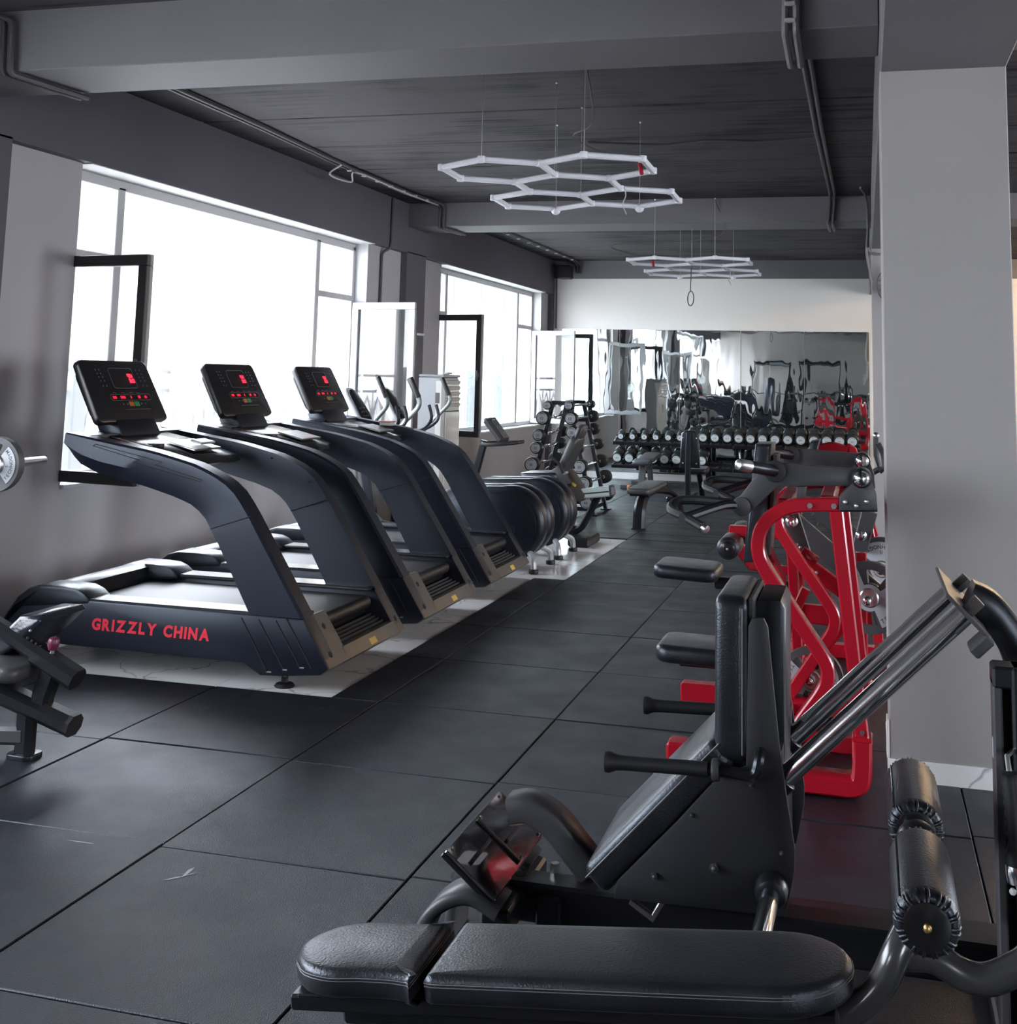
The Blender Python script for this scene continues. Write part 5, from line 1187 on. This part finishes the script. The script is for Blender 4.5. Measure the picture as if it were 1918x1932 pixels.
# ------------------------------------------------------------------ decline bench in front
def decline_bench():
    t = thing('decline_bench', 'black padded decline bench with two foam ankle rollers, lowest in the picture', 'bench', (-.6, 2.76, 0))
    O = Vector((-1.288, 2.76, .326)); d = Vector((1.139, 0, .122)).normalized(); V = Vector((0, 1, 0)); N = d.cross(V)
    N = N if N.z > 0 else -N
    th = .062
    hd = [(.015, -.055), (.0, 0), (.015, .055), (.06, .108), (.13, .132), (.20, .128), (.27, .130), (.315, .138), (.325, .128), (.325, -.128), (.315, -.138), (.27, -.130), (.20, -.128), (.13, -.132), (.06, -.108)]
    def pad(poly, name):
        q = [(p.x, p.y) for p in smooth([(x, y, 0) for x, y in poly+poly[:1]], 3)[:-1]] if name == 'head_pad' else poly
        p = obj(name, B().cushion(q, th, .020, O-N*th, d, V, steps=4, bulge=.004) if d.cross(V).z > 0 else B().cushion([(a, -b) for a, b in q], th, .020, O-N*th, d, -V, steps=4, bulge=.004), 'leather', t, ang=70)
        for k in (.016, .022):
            ol = offset(q if sum(a[0]*b[1]-a[1]*b[0] for a, b in zip(q, q[1:]+q[:1])) > 0 else list(reversed(q)), -.0004)
            obj('stitch_line', B().tube([O-N*k+d*a+V*b for a, b in ol], .0011, 4, closed=True), 'print_grey', p)
        return p
    pad(hd, 'head_pad')
    w = .142
    bd = [(.352, -w+.02), (.356, -w+.004), (.375, -w)] + [(.8, -w), (1.10, -w)] + [(1.10+.155*math.sin(a), -w*math.cos(a)) for a in [PI*k/14 for k in range(1, 14)]] + [(1.10, w), (.8, w), (.375, w), (.356, w-.004), (.352, w-.02)]
    pad(bd, 'body_pad')
    for yy in (-.085, .085):
        obj('side_rail', B().obox(O+d*.62-N*(th+.018)+V*yy, (1.20, .05, .034), d, V, .006), 'metal_black', t)
    obj('under_board', B().obox(O+d*.60-N*(th+.004), (1.12, .22, .010), d, V, .003), 'metal_black', t)
    obj('spine', B().obox(O+d*.66-N*(th+.065), (1.10, .07, .06), d, V, .008), 'metal_black', t)
    P = [O+d*1.02-N*(th+.05), at(1535, 1932, Y=2.76), at(1610, 1905, Y=2.76), at(1660, 1860, Y=2.76), at(1690, 1800, Y=2.76), at(1725, 1712, Y=2.80), Vector((.10, 2.80, .684))]
    obj('bent_tube', B().tube(smooth(P, 6), .030, 14), 'metal_tube', t, ang=70)
    P2 = [at(1700, 1800, Y=2.78), at(1760, 1806, Y=2.78), at(1815, 1838, Y=2.78), at(1860, 1848, Y=2.78), at(1905, 1832, Y=2.78), at(1950, 1800, Y=2.78), at(2020, 1690, Y=2.78)]
    obj('handle_tube', B().tube(smooth(P2, 6), .031, 14), 'metal_tube', t, ang=70)
    cN = at(1749, 1748, Y=2.40)
    ax = B().cyl((cN.x, cN.y+.02, cN.z), (cN.x+.006, 3.20, cN.z), .012, 10)
    obj('roller_axle', ax, 'steel', t)
    for y0, y1 in ((2.40, 2.74), (2.88, 3.22)):
        R = .0595
        ro = obj('foam_roller', B().lathe([(.030, .006), (.045, .0), (.054, .004), (R-.001, .018), (R, .03), (R, y1-y0-.03), (R-.001, y1-y0-.018), (.054, y1-y0-.004), (.045, y1-y0), (.030, y1-y0-.006)], (cN.x, y0, cN.z), (0, 1, 0), 30), 'leather', t, ang=60)
        g = B()
        for k in range(26):
            a = 2*PI*k/26+.07*math.sin(k*2.3); c, s_ = math.cos(a), math.sin(a)
            for yy, sg in ((y0, 1), (y1, -1)):
                g.tube([(cN.x+.041*c, yy-.001*sg, cN.z+.041*s_), (cN.x+.053*c, yy+.001*sg, cN.z+.053*s_), (cN.x+.0573*c, yy+.012*sg, cN.z+.0573*s_), (cN.x+.0580*c, yy+.026*sg, cN.z+.0580*s_)], [.0026, .0030, .0026, .0006], 5)
        ga = obj('gathered_hem', g, 'leather', ro, ang=70); ga['kind'] = 'stuff'
        obj('roller_seam', B().tube([(cN.x-.047, y0+.02, cN.z+.0385), (cN.x-.047, y1-.02, cN.z+.0385)], .0016, 5), 'gloss', ro)
        for yy in (y0, y1): obj('roller_cap', B().lathe([(.001, -.007), (.030, -.007), (.041, -.004), (.043, .002), (.043, .008)] if yy == y0 else [(.043, -.008), (.043, -.002), (.041, .004), (.030, .007), (.001, .007)], (cN.x, yy, cN.z), (0, 1, 0), 26), 'gloss', ro)
    obj('cap_screw', B().ball((cN.x, 2.392, cN.z), .0085, 10, 5), 'brass_bolt', t)
    obj('hub', B().ball((cN.x, 2.81, cN.z), .045, 16, 9), 'metal_black', t)
    # stand
    obj('front_leg', B().bar([O+d*.30-N*(th+.07), Vector((-1.0, 2.76, .10)), Vector((-1.02, 2.76, .02))], .06, .06, e=.006), 'metal_black', t)
    obj('front_foot_bar', B().box((-1.06, 2.52, -.004), (-.98, 3.0, .05), .01), 'metal_black', t)
    obj('rear_leg', B().bar([O+d*1.05-N*(th+.09), Vector((-.20, 2.76, .10)), Vector((-.18, 2.76, .02))], .06, .06, e=.006), 'metal_black', t)
    obj('rear_foot_bar', B().box((-.22, 2.48, -.004), (-.14, 2.90, .05), .01), 'metal_black', t)
    return t
M['metal_tube'] = mat('black gloss bent tube', (0.035, 0.035, 0.037), 0.22, coat=.3)
decline_bench()

# ------------------------------------------------------------------ machine at the left edge
def edge_machine():
    t = thing('seated_machine', 'black seated machine cut by the picture edge, with a dark pink pull knob', 'gym machine', (-3.5, 4.6, 0))
    Y = 4.60
    def q(u, v, y=Y): return at(u, v, Y=y)
    obj('post', B().bar([q(46, 1422), q(52, 1340), q(56, 1322)], .085, .07, e=.022), 'metal_black', t)
    f = q(46, 1424); obj('post_flange', B().cushion(rrect(.13, .11, .035), .026, .006, (f.x, Y, -.004), (1, 0, 0), (0, 1, 0)), 'metal_black', t)
    bm = obj('lower_beam', B().bar([q(-90, 1262), q(136, 1367)], .085, .10, e=.024), 'metal_black', t)
    obj('end_cap', B().bar([q(134, 1366), q(141, 1369)], .088, .104, e=.026), 'rubber_plain', bm)
    obj('low_tube', B().bar([q(-120, 1382), q(50, 1386)], .075, .075, e=.015), 'metal_grey', t)
    obj('link_post', B().bar([q(100, 1262), q(82, 1310), q(75, 1345)], .085, .07, e=.016), 'metal_black', t)
    sl = obj('sleeve', B().bar([q(70, 1232), q(146, 1282)], .085, .095, e=.022), 'metal_black', t)
    obj('inner_bar', B().bar([q(-20, 1170), q(72, 1233)], .065, .075, e=.018), 'metal_black', t)
    for k in range(4):
        p = q(52+8*k, 1216+5.5*k, Y-.0); obj('adjust_hole', B().ball(p+Vector((.012, -.018, .031)), .007, 8, 4), 'gap', t)
    kp = q(97, 1238, Y-.01); kt = q(101, 1214, Y-.01)
    kn = obj('pull_knob', B().lathe([(.004, -.03), (.018, -.026), (.024, -.008), (.025, .008), (.021, .020), (.010, .027), (.001, .028)], kt, (kt-kp), 16), 'purple', t, label='dark pink ribbed pull knob')
    obj('knob_stem', B().cyl(kp-Vector((0, 0, .02)), kt, .009, 10), 'steel', kn)
    s0 = [q(-60, 1262), q(26, 1232), q(80, 1266), q(14, 1298), q(-60, 1300)]
    z = q(40, 1262).z
    xs = (-3.80, q(80, 1266).x)
    obj('seat_pad', B().cushion(rrect(.34, .30, .05), .065, .022, (-3.60, 4.58, .345), (1, 0, -.10), (0, 1, 0)), 'leather_worn', t, ang=60)
    bp = [q(-60, 1258), q(0, 1200), q(42, 1160), q(78, 1162), q(84, 1172), q(50, 1204), q(30, 1222), q(-40, 1268)]
    obj('back_pad', B().prism([(p.x, p.z) for p in bp], Y-.02, Y+.30, .018), 'leather_gloss', t, ang=60)
    b0 = q(57, 1190, Y-.02); obj('pad_bolt', B().ball(b0, .006, 8, 4), 'steel', t)
    obj('pad_arm', B().bar([q(-10, 1180, Y+.12), q(20, 1205, Y+.12), q(46, 1225, Y+.05)], .06, .05, e=.01), 'metal_black', t)
    return t
M['leather_gloss'] = mat('glossy black vinyl', (0.016, 0.018, 0.026), 0.2, bump=.1, bscale=60)
edge_machine()
pc = at(-6, 876, Y=4.6)
weight_plate(pc, (.10, -.99, .0), .121, math.radians(0), '5', 'small grey-faced plate on a chrome bar, cut by the picture edge')
st = thing('weight_storage', 'chrome bar on a black post, carrying the small plate at the picture edge', 'weight tree', (-3.36, 3.80, 0))
dv = Vector((-.10, .99, 0)).normalized()
e_ = at(83, 868, Y=5.06); s_ = Vector((pc.x+.09, pc.y-.82, pc.z))
obj('bar', B().cyl(s_, e_, .0205, 16, .004), 'steel', st)
obj('post', B().box((s_.x-.04, s_.y-.04, .04), (s_.x+.04, s_.y+.04, 1.34), .01), 'metal_black', st)
obj('foot', B().box((s_.x-.28, s_.y-.28, -.004), (s_.x+.28, s_.y+.28, .04), .01), 'metal_black', st)
# ------------------------------------------------------------------ hexagon lamps
def hex_lamp(cx, cy, cz, ta, tb, label, wires, red):
    s = .38; r3 = 3**.5
    t = thing('hexagon_lamp', label, 'lamp', (cx, cy, cz), 'honeycomb ceiling lamps')
    H = {'A': (0, 0), 'B': (r3, 0), 'C': (r3/2, 1.5), 'D': (0, 3), 'E': (r3, 3)}
    def P(x, y):
        u, v = (x-.5*r3)*s, (y-.9*r3)*s
        return Vector((cx+u, cy+v, cz+ta*u+tb*v))
    seen = {}; nodes = {}
    for h, (hx, hy) in H.items():
        vs = [(hx+math.cos(math.radians(30+60*i)), hy+math.sin(math.radians(30+60*i))) for i in range(6)]
        for a, b in zip(vs, vs[1:]+vs[:1]):
            ka, kb = (round(a[0], 2)+0.0, round(a[1], 2)+0.0), (round(b[0], 2)+0.0, round(b[1], 2)+0.0)
            nodes[ka] = P(*a); nodes[kb] = P(*b)
            e = tuple(sorted((ka, kb)))
            if e in seen: continue
            seen[e] = 1; p, q = P(*a), P(*b); d = (q-p).normalized()
            obj('tube', B().obox((p+q)/2, ((q-p).length-.02, .040, .036), d, (-d.y, d.x, 0), .009), 'lamp_white', t)
    for k, p in nodes.items(): obj('joint', B().cyl(p-Vector((0, 0, .021)), p+Vector((0, 0, .021)), .027, 10, .004), 'lamp_white', t)
    keys = sorted(nodes)
    for (wx, wy) in wires:
        k = min(keys, key=lambda q: (q[0]-wx)**2+(q[1]-wy)**2); p = nodes[k]
        w = obj('hanging_wire', B().tube([p, (p.x, p.y, 3.612)], .0018, 5), 'steel', t)
        obj('ceiling_hook', B().ball((p.x, p.y, 3.605), .010, 8, 5), 'steel', w)
    p = P(*red)
    obj('plug', B().obox(p+Vector((-.03, .02, .0)), (.026, .03, .085), (1, 0, .2), (0, 1, 0), .006), 'red', t, label='red connector plug')
    obj('lead', B().tube(smooth([p+Vector((-.03, .02, .04)), p+Vector((-.25, -.05, .09)), p+Vector((-.45, -.1, .20)), P(r3, -.6)+Vector((.02, 0, .25)), (P(r3, -1).x, P(r3, -1).y, 3.60)], 6), .005, 6), 'wire', t)
    q = P(r3+.1, 1.9); obj('loose_end', B().tube(smooth([q, q+Vector((.01, 0, -.06)), q+Vector((-.01, 0, -.12)), q+Vector((.015, .01, -.19))], 5), .004, 6), 'conduit_pale', t)
    for n in ((0.0, 4.0), (r3, 4.0)):
        k = min(keys, key=lambda qq: (qq[0]-n[0])**2+(qq[1]-n[1])**2)
        obj('film_wrap', B().ball(nodes[k]+Vector((0, 0, -.01)), .038, 9, 6), 'lamp_white', t)
    return t
hex_lamp(-1.971, 8.025, 2.969, .015, -.025, 'nearer honeycomb lamp of five white hexagons hung on wires', [(0, -1), (3**.5, -1), (3**.5/2, .5), (3**.5/2, 2.5), (3**.5, 4), (0, 4)], (3**.5*1.45, .2))
far_lamp = hex_lamp(-1.874, 13.931, 2.942, -.004, -.021, 'farther honeycomb lamp, with a black wire loop hanging below it', [(0, -1), (3**.5, -1), (3**.5/2, .5), (3**.5/2, 2.5), (3**.5, 4), (0, 4)], (-.2, .3))
P = [(-1.872, 13.62, 2.955), (-1.89, 13.6, 2.90), (-1.90, 13.6, 2.64)] + [(-1.895+.035*math.sin(a), 13.6+.02*math.cos(a), 2.56+.085*math.cos(a)) for a in [2*PI*k/14 for k in range(15)]]
obj('cable_loop', B().tube(P, .006, 6), 'wire', far_lamp, label='black cable coiled into a loop')

# ------------------------------------------------------------------ conduits, cables, speaker, fan
def conduit(name, label, paths, r, m, cat='conduit', clips=()):
    b = B()
    for p in paths: b.tube(p, r, 8)
    o = obj(name, b, m); tag(o, label, cat)
    for c in clips:
        obj('clip', B().obox(Vector(c), (.05, .025, .02), e=.004), 'conduit_pale', o)
    return o
def pair(pts, d, rr=.03): return [fillet([Vector(p)+Vector(d)*k for p in pts], rr, 3) for k in (-.5, .5)]
conduit('cable_conduit', 'pair of dark conduits bent around the nearest beam close to the window wall', pair([(-4.68, 5.49, 3.585), (-4.58, 5.49, 3.55), (-4.565, 5.49, 3.245), (-4.50, 6.09, 3.245)], (.05, 0, 0)), .017, 'conduit')
conduit('cable_conduit', 'long dark conduit along the ceiling of the middle bay above the treadmills', pair([(-4.62, 6.1, 3.59), (-4.67, 8.57, 3.59), (-4.75, 10.28, 3.59), (-4.77, 12.1, 3.59), (-4.69, 12.9, 3.59), (-4.69, 12.975, 3.56), (-4.695, 12.975, 3.325), (-4.66, 13.66, 3.325)], (.05, 0, 0)), .016, 'conduit',
        clips=[(-4.75+.008*k, 10.5+.33*k, 3.572) for k in range(7)])
conduit('pale_cable', 'pale cable clipped beside the conduit with a loose loop over the treadmills', [smooth([(-4.70, 10.2, 3.57), (-4.86, 10.3, 3.50), (-4.84, 10.75, 3.50), (-4.73, 10.6, 3.57), (-4.72, 11.6, 3.568), (-4.72, 12.3, 3.568), (-4.70, 12.85, 3.572)], 6)], .009, 'conduit_pale', 'cable')
conduit('cable_conduit', 'conduit running down the window wall between the two big windows', [fillet([(-5.09, 12.46, 3.60), (-5.09, 12.45, 3.09), (-5.10, 12.44, 3.03), (-5.168, 12.38, 2.98), (-5.168, 12.38, 1.2)], .05, 4)], .016, 'conduit')
conduit('cable_conduit', 'conduit with pale clips on the ceiling before the mirror wall', pair([(-4.72, 13.7, 3.59), (-4.72, 15.7, 3.59), (-4.68, 19.5, 3.59), (-4.67, 19.84, 3.55), (-4.67, 19.85, 3.40)], (.05, 0, 0)), .014, 'conduit', clips=[(-4.72+.01*k, 15.2+.5*k, 3.57) for k in range(9)])
conduit('cable_conduit', 'pair of grey conduits down the nearest beam beside the pillar', pair([(-.305, 5.49, 3.585), (-.31, 5.49, 3.245), (-.32, 6.09, 3.245)], (.05, 0, 0)), .017, 'conduit_grey', clips=[(-.31, 5.475, 3.38), (-.31, 5.475, 3.30)])
conduit('cable_conduit', 'pair of dark conduits along the ceiling between the beams on the pillar side', pair([(-.315, 6.1, 3.59), (-.32, 9.48, 3.59), (-.30, 12.65, 3.59), (-.305, 12.97, 3.57), (-.33, 12.97, 3.325), (-.33, 13.66, 3.325)], (.045, 0, 0)), .016, 'conduit')
conduit('black_cable', 'black cable from the nearer honeycomb lamp across the ceiling to the conduit', [smooth([(-2.2, 9.6, 3.590), (-1.59, 9.72, 3.575), (-1.2, 9.68, 3.592), (-.8, 9.7, 3.575), (-.37, 9.65, 3.585)], 6)], .012, 'conduit', 'cable')
conduit('black_cable', 'black cable from the farther honeycomb lamp across the ceiling to the conduit', [smooth([(-1.6, 14.9, 3.585), (-1.1, 15.0, 3.585), (-.7, 14.95, 3.59), (-.31, 15.0, 3.58)], 6), [(-.31, 13.65, 3.59), (-.31, 15.0, 3.59)]], .012, 'conduit', 'cable')
conduit('cable_conduit', 'grey conduit looping down the far pillar edge below the second beam', [fillet([(-.02, 12.3, 3.59), (.03, 12.75, 3.59), (.05, 12.96, 3.5), (.05, 12.96, 3.02), (.12, 12.96, 2.98), (.20, 12.97, 2.99)], .06, 4), fillet([(.055, 12.95, 3.3), (.03, 12.95, 3.0), (.09, 12.955, 2.70)], .1, 5)], .013, 'conduit_grey')
conduit('black_cable', 'thin black cable down the corner beside the mirror', [[(-5.06, 19.85, 3.30), (-5.06, 19.85, 2.46)]], .012, 'wire', 'cable')
sp = thing('speaker', 'small black loudspeaker high in the corner above the mirror', 'loudspeaker', (-4.84, 19.62, 3.28))
obj('cabinet', B().box((-4.96, 19.50, 3.285), (-4.74, 19.74, 3.51), .02), 'rubber_plain', sp)
obj('grille', B().box((-4.945, 19.488, 3.30), (-4.755, 19.502, 3.495), .01), 'gap', sp)
obj('bracket', B().box((-4.87, 19.74, 3.37), (-4.83, 19.875, 3.43), .005), 'metal_black', sp)
fan = thing('wall_fan', 'round wire-caged fan on the far pillar, half hidden by the near one', 'fan', (.20, 12.9, 2.45))
fc = Vector((.325, 12.80, 2.652))
cg = B()
for r, d in ((.195, .0), (.195, .06), (.13, -.045), (.06, -.06)):
    cg.tube([fc+Vector((r*math.cos(a), d, r*math.sin(a))) for a in [2*PI*k/28 for k in range(28)]], .004 if r < .19 else .006, 5, closed=True)
obj('cage_ring', cg, 'wire', fan)
for k in range(24):
    a = 2*PI*k/24; c, s_ = math.cos(a), math.sin(a)
    obj('cage_wire', B().tube([fc+Vector((.05*c, -.062, .05*s_)), fc+Vector((.13*c, -.046, .13*s_)), fc+Vector((.195*c, 0, .195*s_)), fc+Vector((.195*c, .06, .195*s_))], .0018, 4), 'wire', fan)
for k in range(4):
    a = PI/2*k+.4; u = Vector((math.cos(a), 0, math.sin(a))); v = Vector((-u.z, 0, u.x))
    obj('blade', B().cushion([(.03, -.03), (.16, -.07), (.165, .04), (.03, .03)], .004, .001, fc+Vector((0, .02, 0)), u, v+Vector((0, .3, 0))), 'conduit_grey', fan)
obj('motor', B().cyl(fc+Vector((0, -.02, 0)), fc+Vector((0, .12, 0)), .05, 14, .01), 'rubber_plain', fan)
obj('mount', B().box((.28, 12.90, 2.56), (.37, 13.0, 2.70), .01), 'rubber_plain', fan)
o = obj('wall_strip', B().box((XW-.002, 13.10, 2.095), (XW+.03, 13.58, 2.125), .006), 'white'); tag(o, 'thin white strip fixed on the dark pilaster between the windows', 'wall strip')
# ------------------------------------------------------------------ the rear of the hall, seen only in the wall mirror
def power_rack():
    t = thing('power_rack', 'black power rack at the rear of the hall, seen in the wall mirror', 'rack', (-1.4, -2.2, 0), 'power racks seen in the mirror')
    for x in (-2.05, -.75):
        for y in (-2.85, -1.55): obj('upright', B().box((x-.04, y-.04, -.002), (x+.04, y+.04, 2.35), .006), 'metal_black', t)
        for z in (.06, 2.30): obj('side_rail', B().box((x-.035, -2.81, z-.035), (x+.035, -1.59, z+.035), .006), 'metal_black', t)
        obj('safety_bar', B().box((x-.03, -2.80, .62), (x+.03, -1.60, .69), .006), 'metal_black', t)
    for y in (-2.85, -1.55): obj('cross_bar', B().box((-2.02, y-.035, 2.26), (-.78, y+.035, 2.33), .006), 'metal_black', t)
    obj('pull_up_bar', B().cyl((-2.02, -1.75, 2.22), (-.78, -1.75, 2.22), .016, 10), 'chrome', t)
    obj('barbell_bar', B().cyl((-2.45, -1.50, 1.25), (-.35, -1.50, 1.25), .015, 10), 'chrome', t)
    for x in (-2.28, -2.20, -.60, -.52): obj('bumper', B().cyl((x-.03, -1.50, 1.25), (x+.03, -1.50, 1.25), .21, 24, .01), 'plate_rubber', t)
    obj('hook', B().box((-2.09, -1.56, 1.18), (-2.01, -1.44, 1.24), .006), 'metal_black', t)
    obj('hook', B().box((-.79, -1.56, 1.18), (-.71, -1.44, 1.24), .006), 'metal_black', t)
    return t
pk = power_rack()
copy_tree(pk, (-3.2, -4.1, 0), 'second black power rack at the rear, nearer the window wall')
def bag_stand(x, y, m, label):
    t = thing('punch_bag', label, 'punch bag', (x, y, 0))
    obj('bag', B().lathe([(.02, .55), (.15, .57), (.18, .65), (.18, 1.6), (.15, 1.68), (.02, 1.70)], (x, y, 0), (0, 0, 1), 20), m, t)
    obj('stand', B().bar(fillet([(x+.5, y-.4, .04), (x+.5, y-.4, 2.2), (x, y, 2.2)], .2), .08, .08, e=.01), 'metal_black', t)
    obj('base', B().box((x-.4, y-.5, -.002), (x+.6, y-.3, .08), .01), 'metal_black', t)
    obj('chain', B().tube([(x, y, 1.69), (x, y, 2.17)], .012, 6), 'steel', t)
bag_stand(-2.9, .3, 'leather', 'black punch bag on a stand at the rear, seen in the wall mirror')

r1 = copy_tree(tm, (-4.0, -1.9, 0), 'black treadmill at the rear by the window wall, seen in the mirror'); r1['group'] = 'machines seen in the mirror'
r2 = copy_tree(tm, (.0, -4.2, 0), 'black treadmill against the rear wall, seen in the mirror'); r2['group'] = 'machines seen in the mirror'
for src, loc, lb in ((press, (-2.5, -.6, 0), 'black leg press at the rear of the hall, seen in the mirror'), (lever_near, (-1.2, -.5, 0), 'red lever machine at the rear of the hall, seen in the mirror'), (press, (-.2, -3.0, 0), 'black leg press farthest back at the rear, seen in the mirror')):
    r = copy_tree(src, loc, lb); r['group'] = 'machines seen in the mirror'
print('objects', len(bpy.data.objects), 'tris', sum(len(p.vertices)-2 for m in bpy.data.meshes for p in m.polygons))
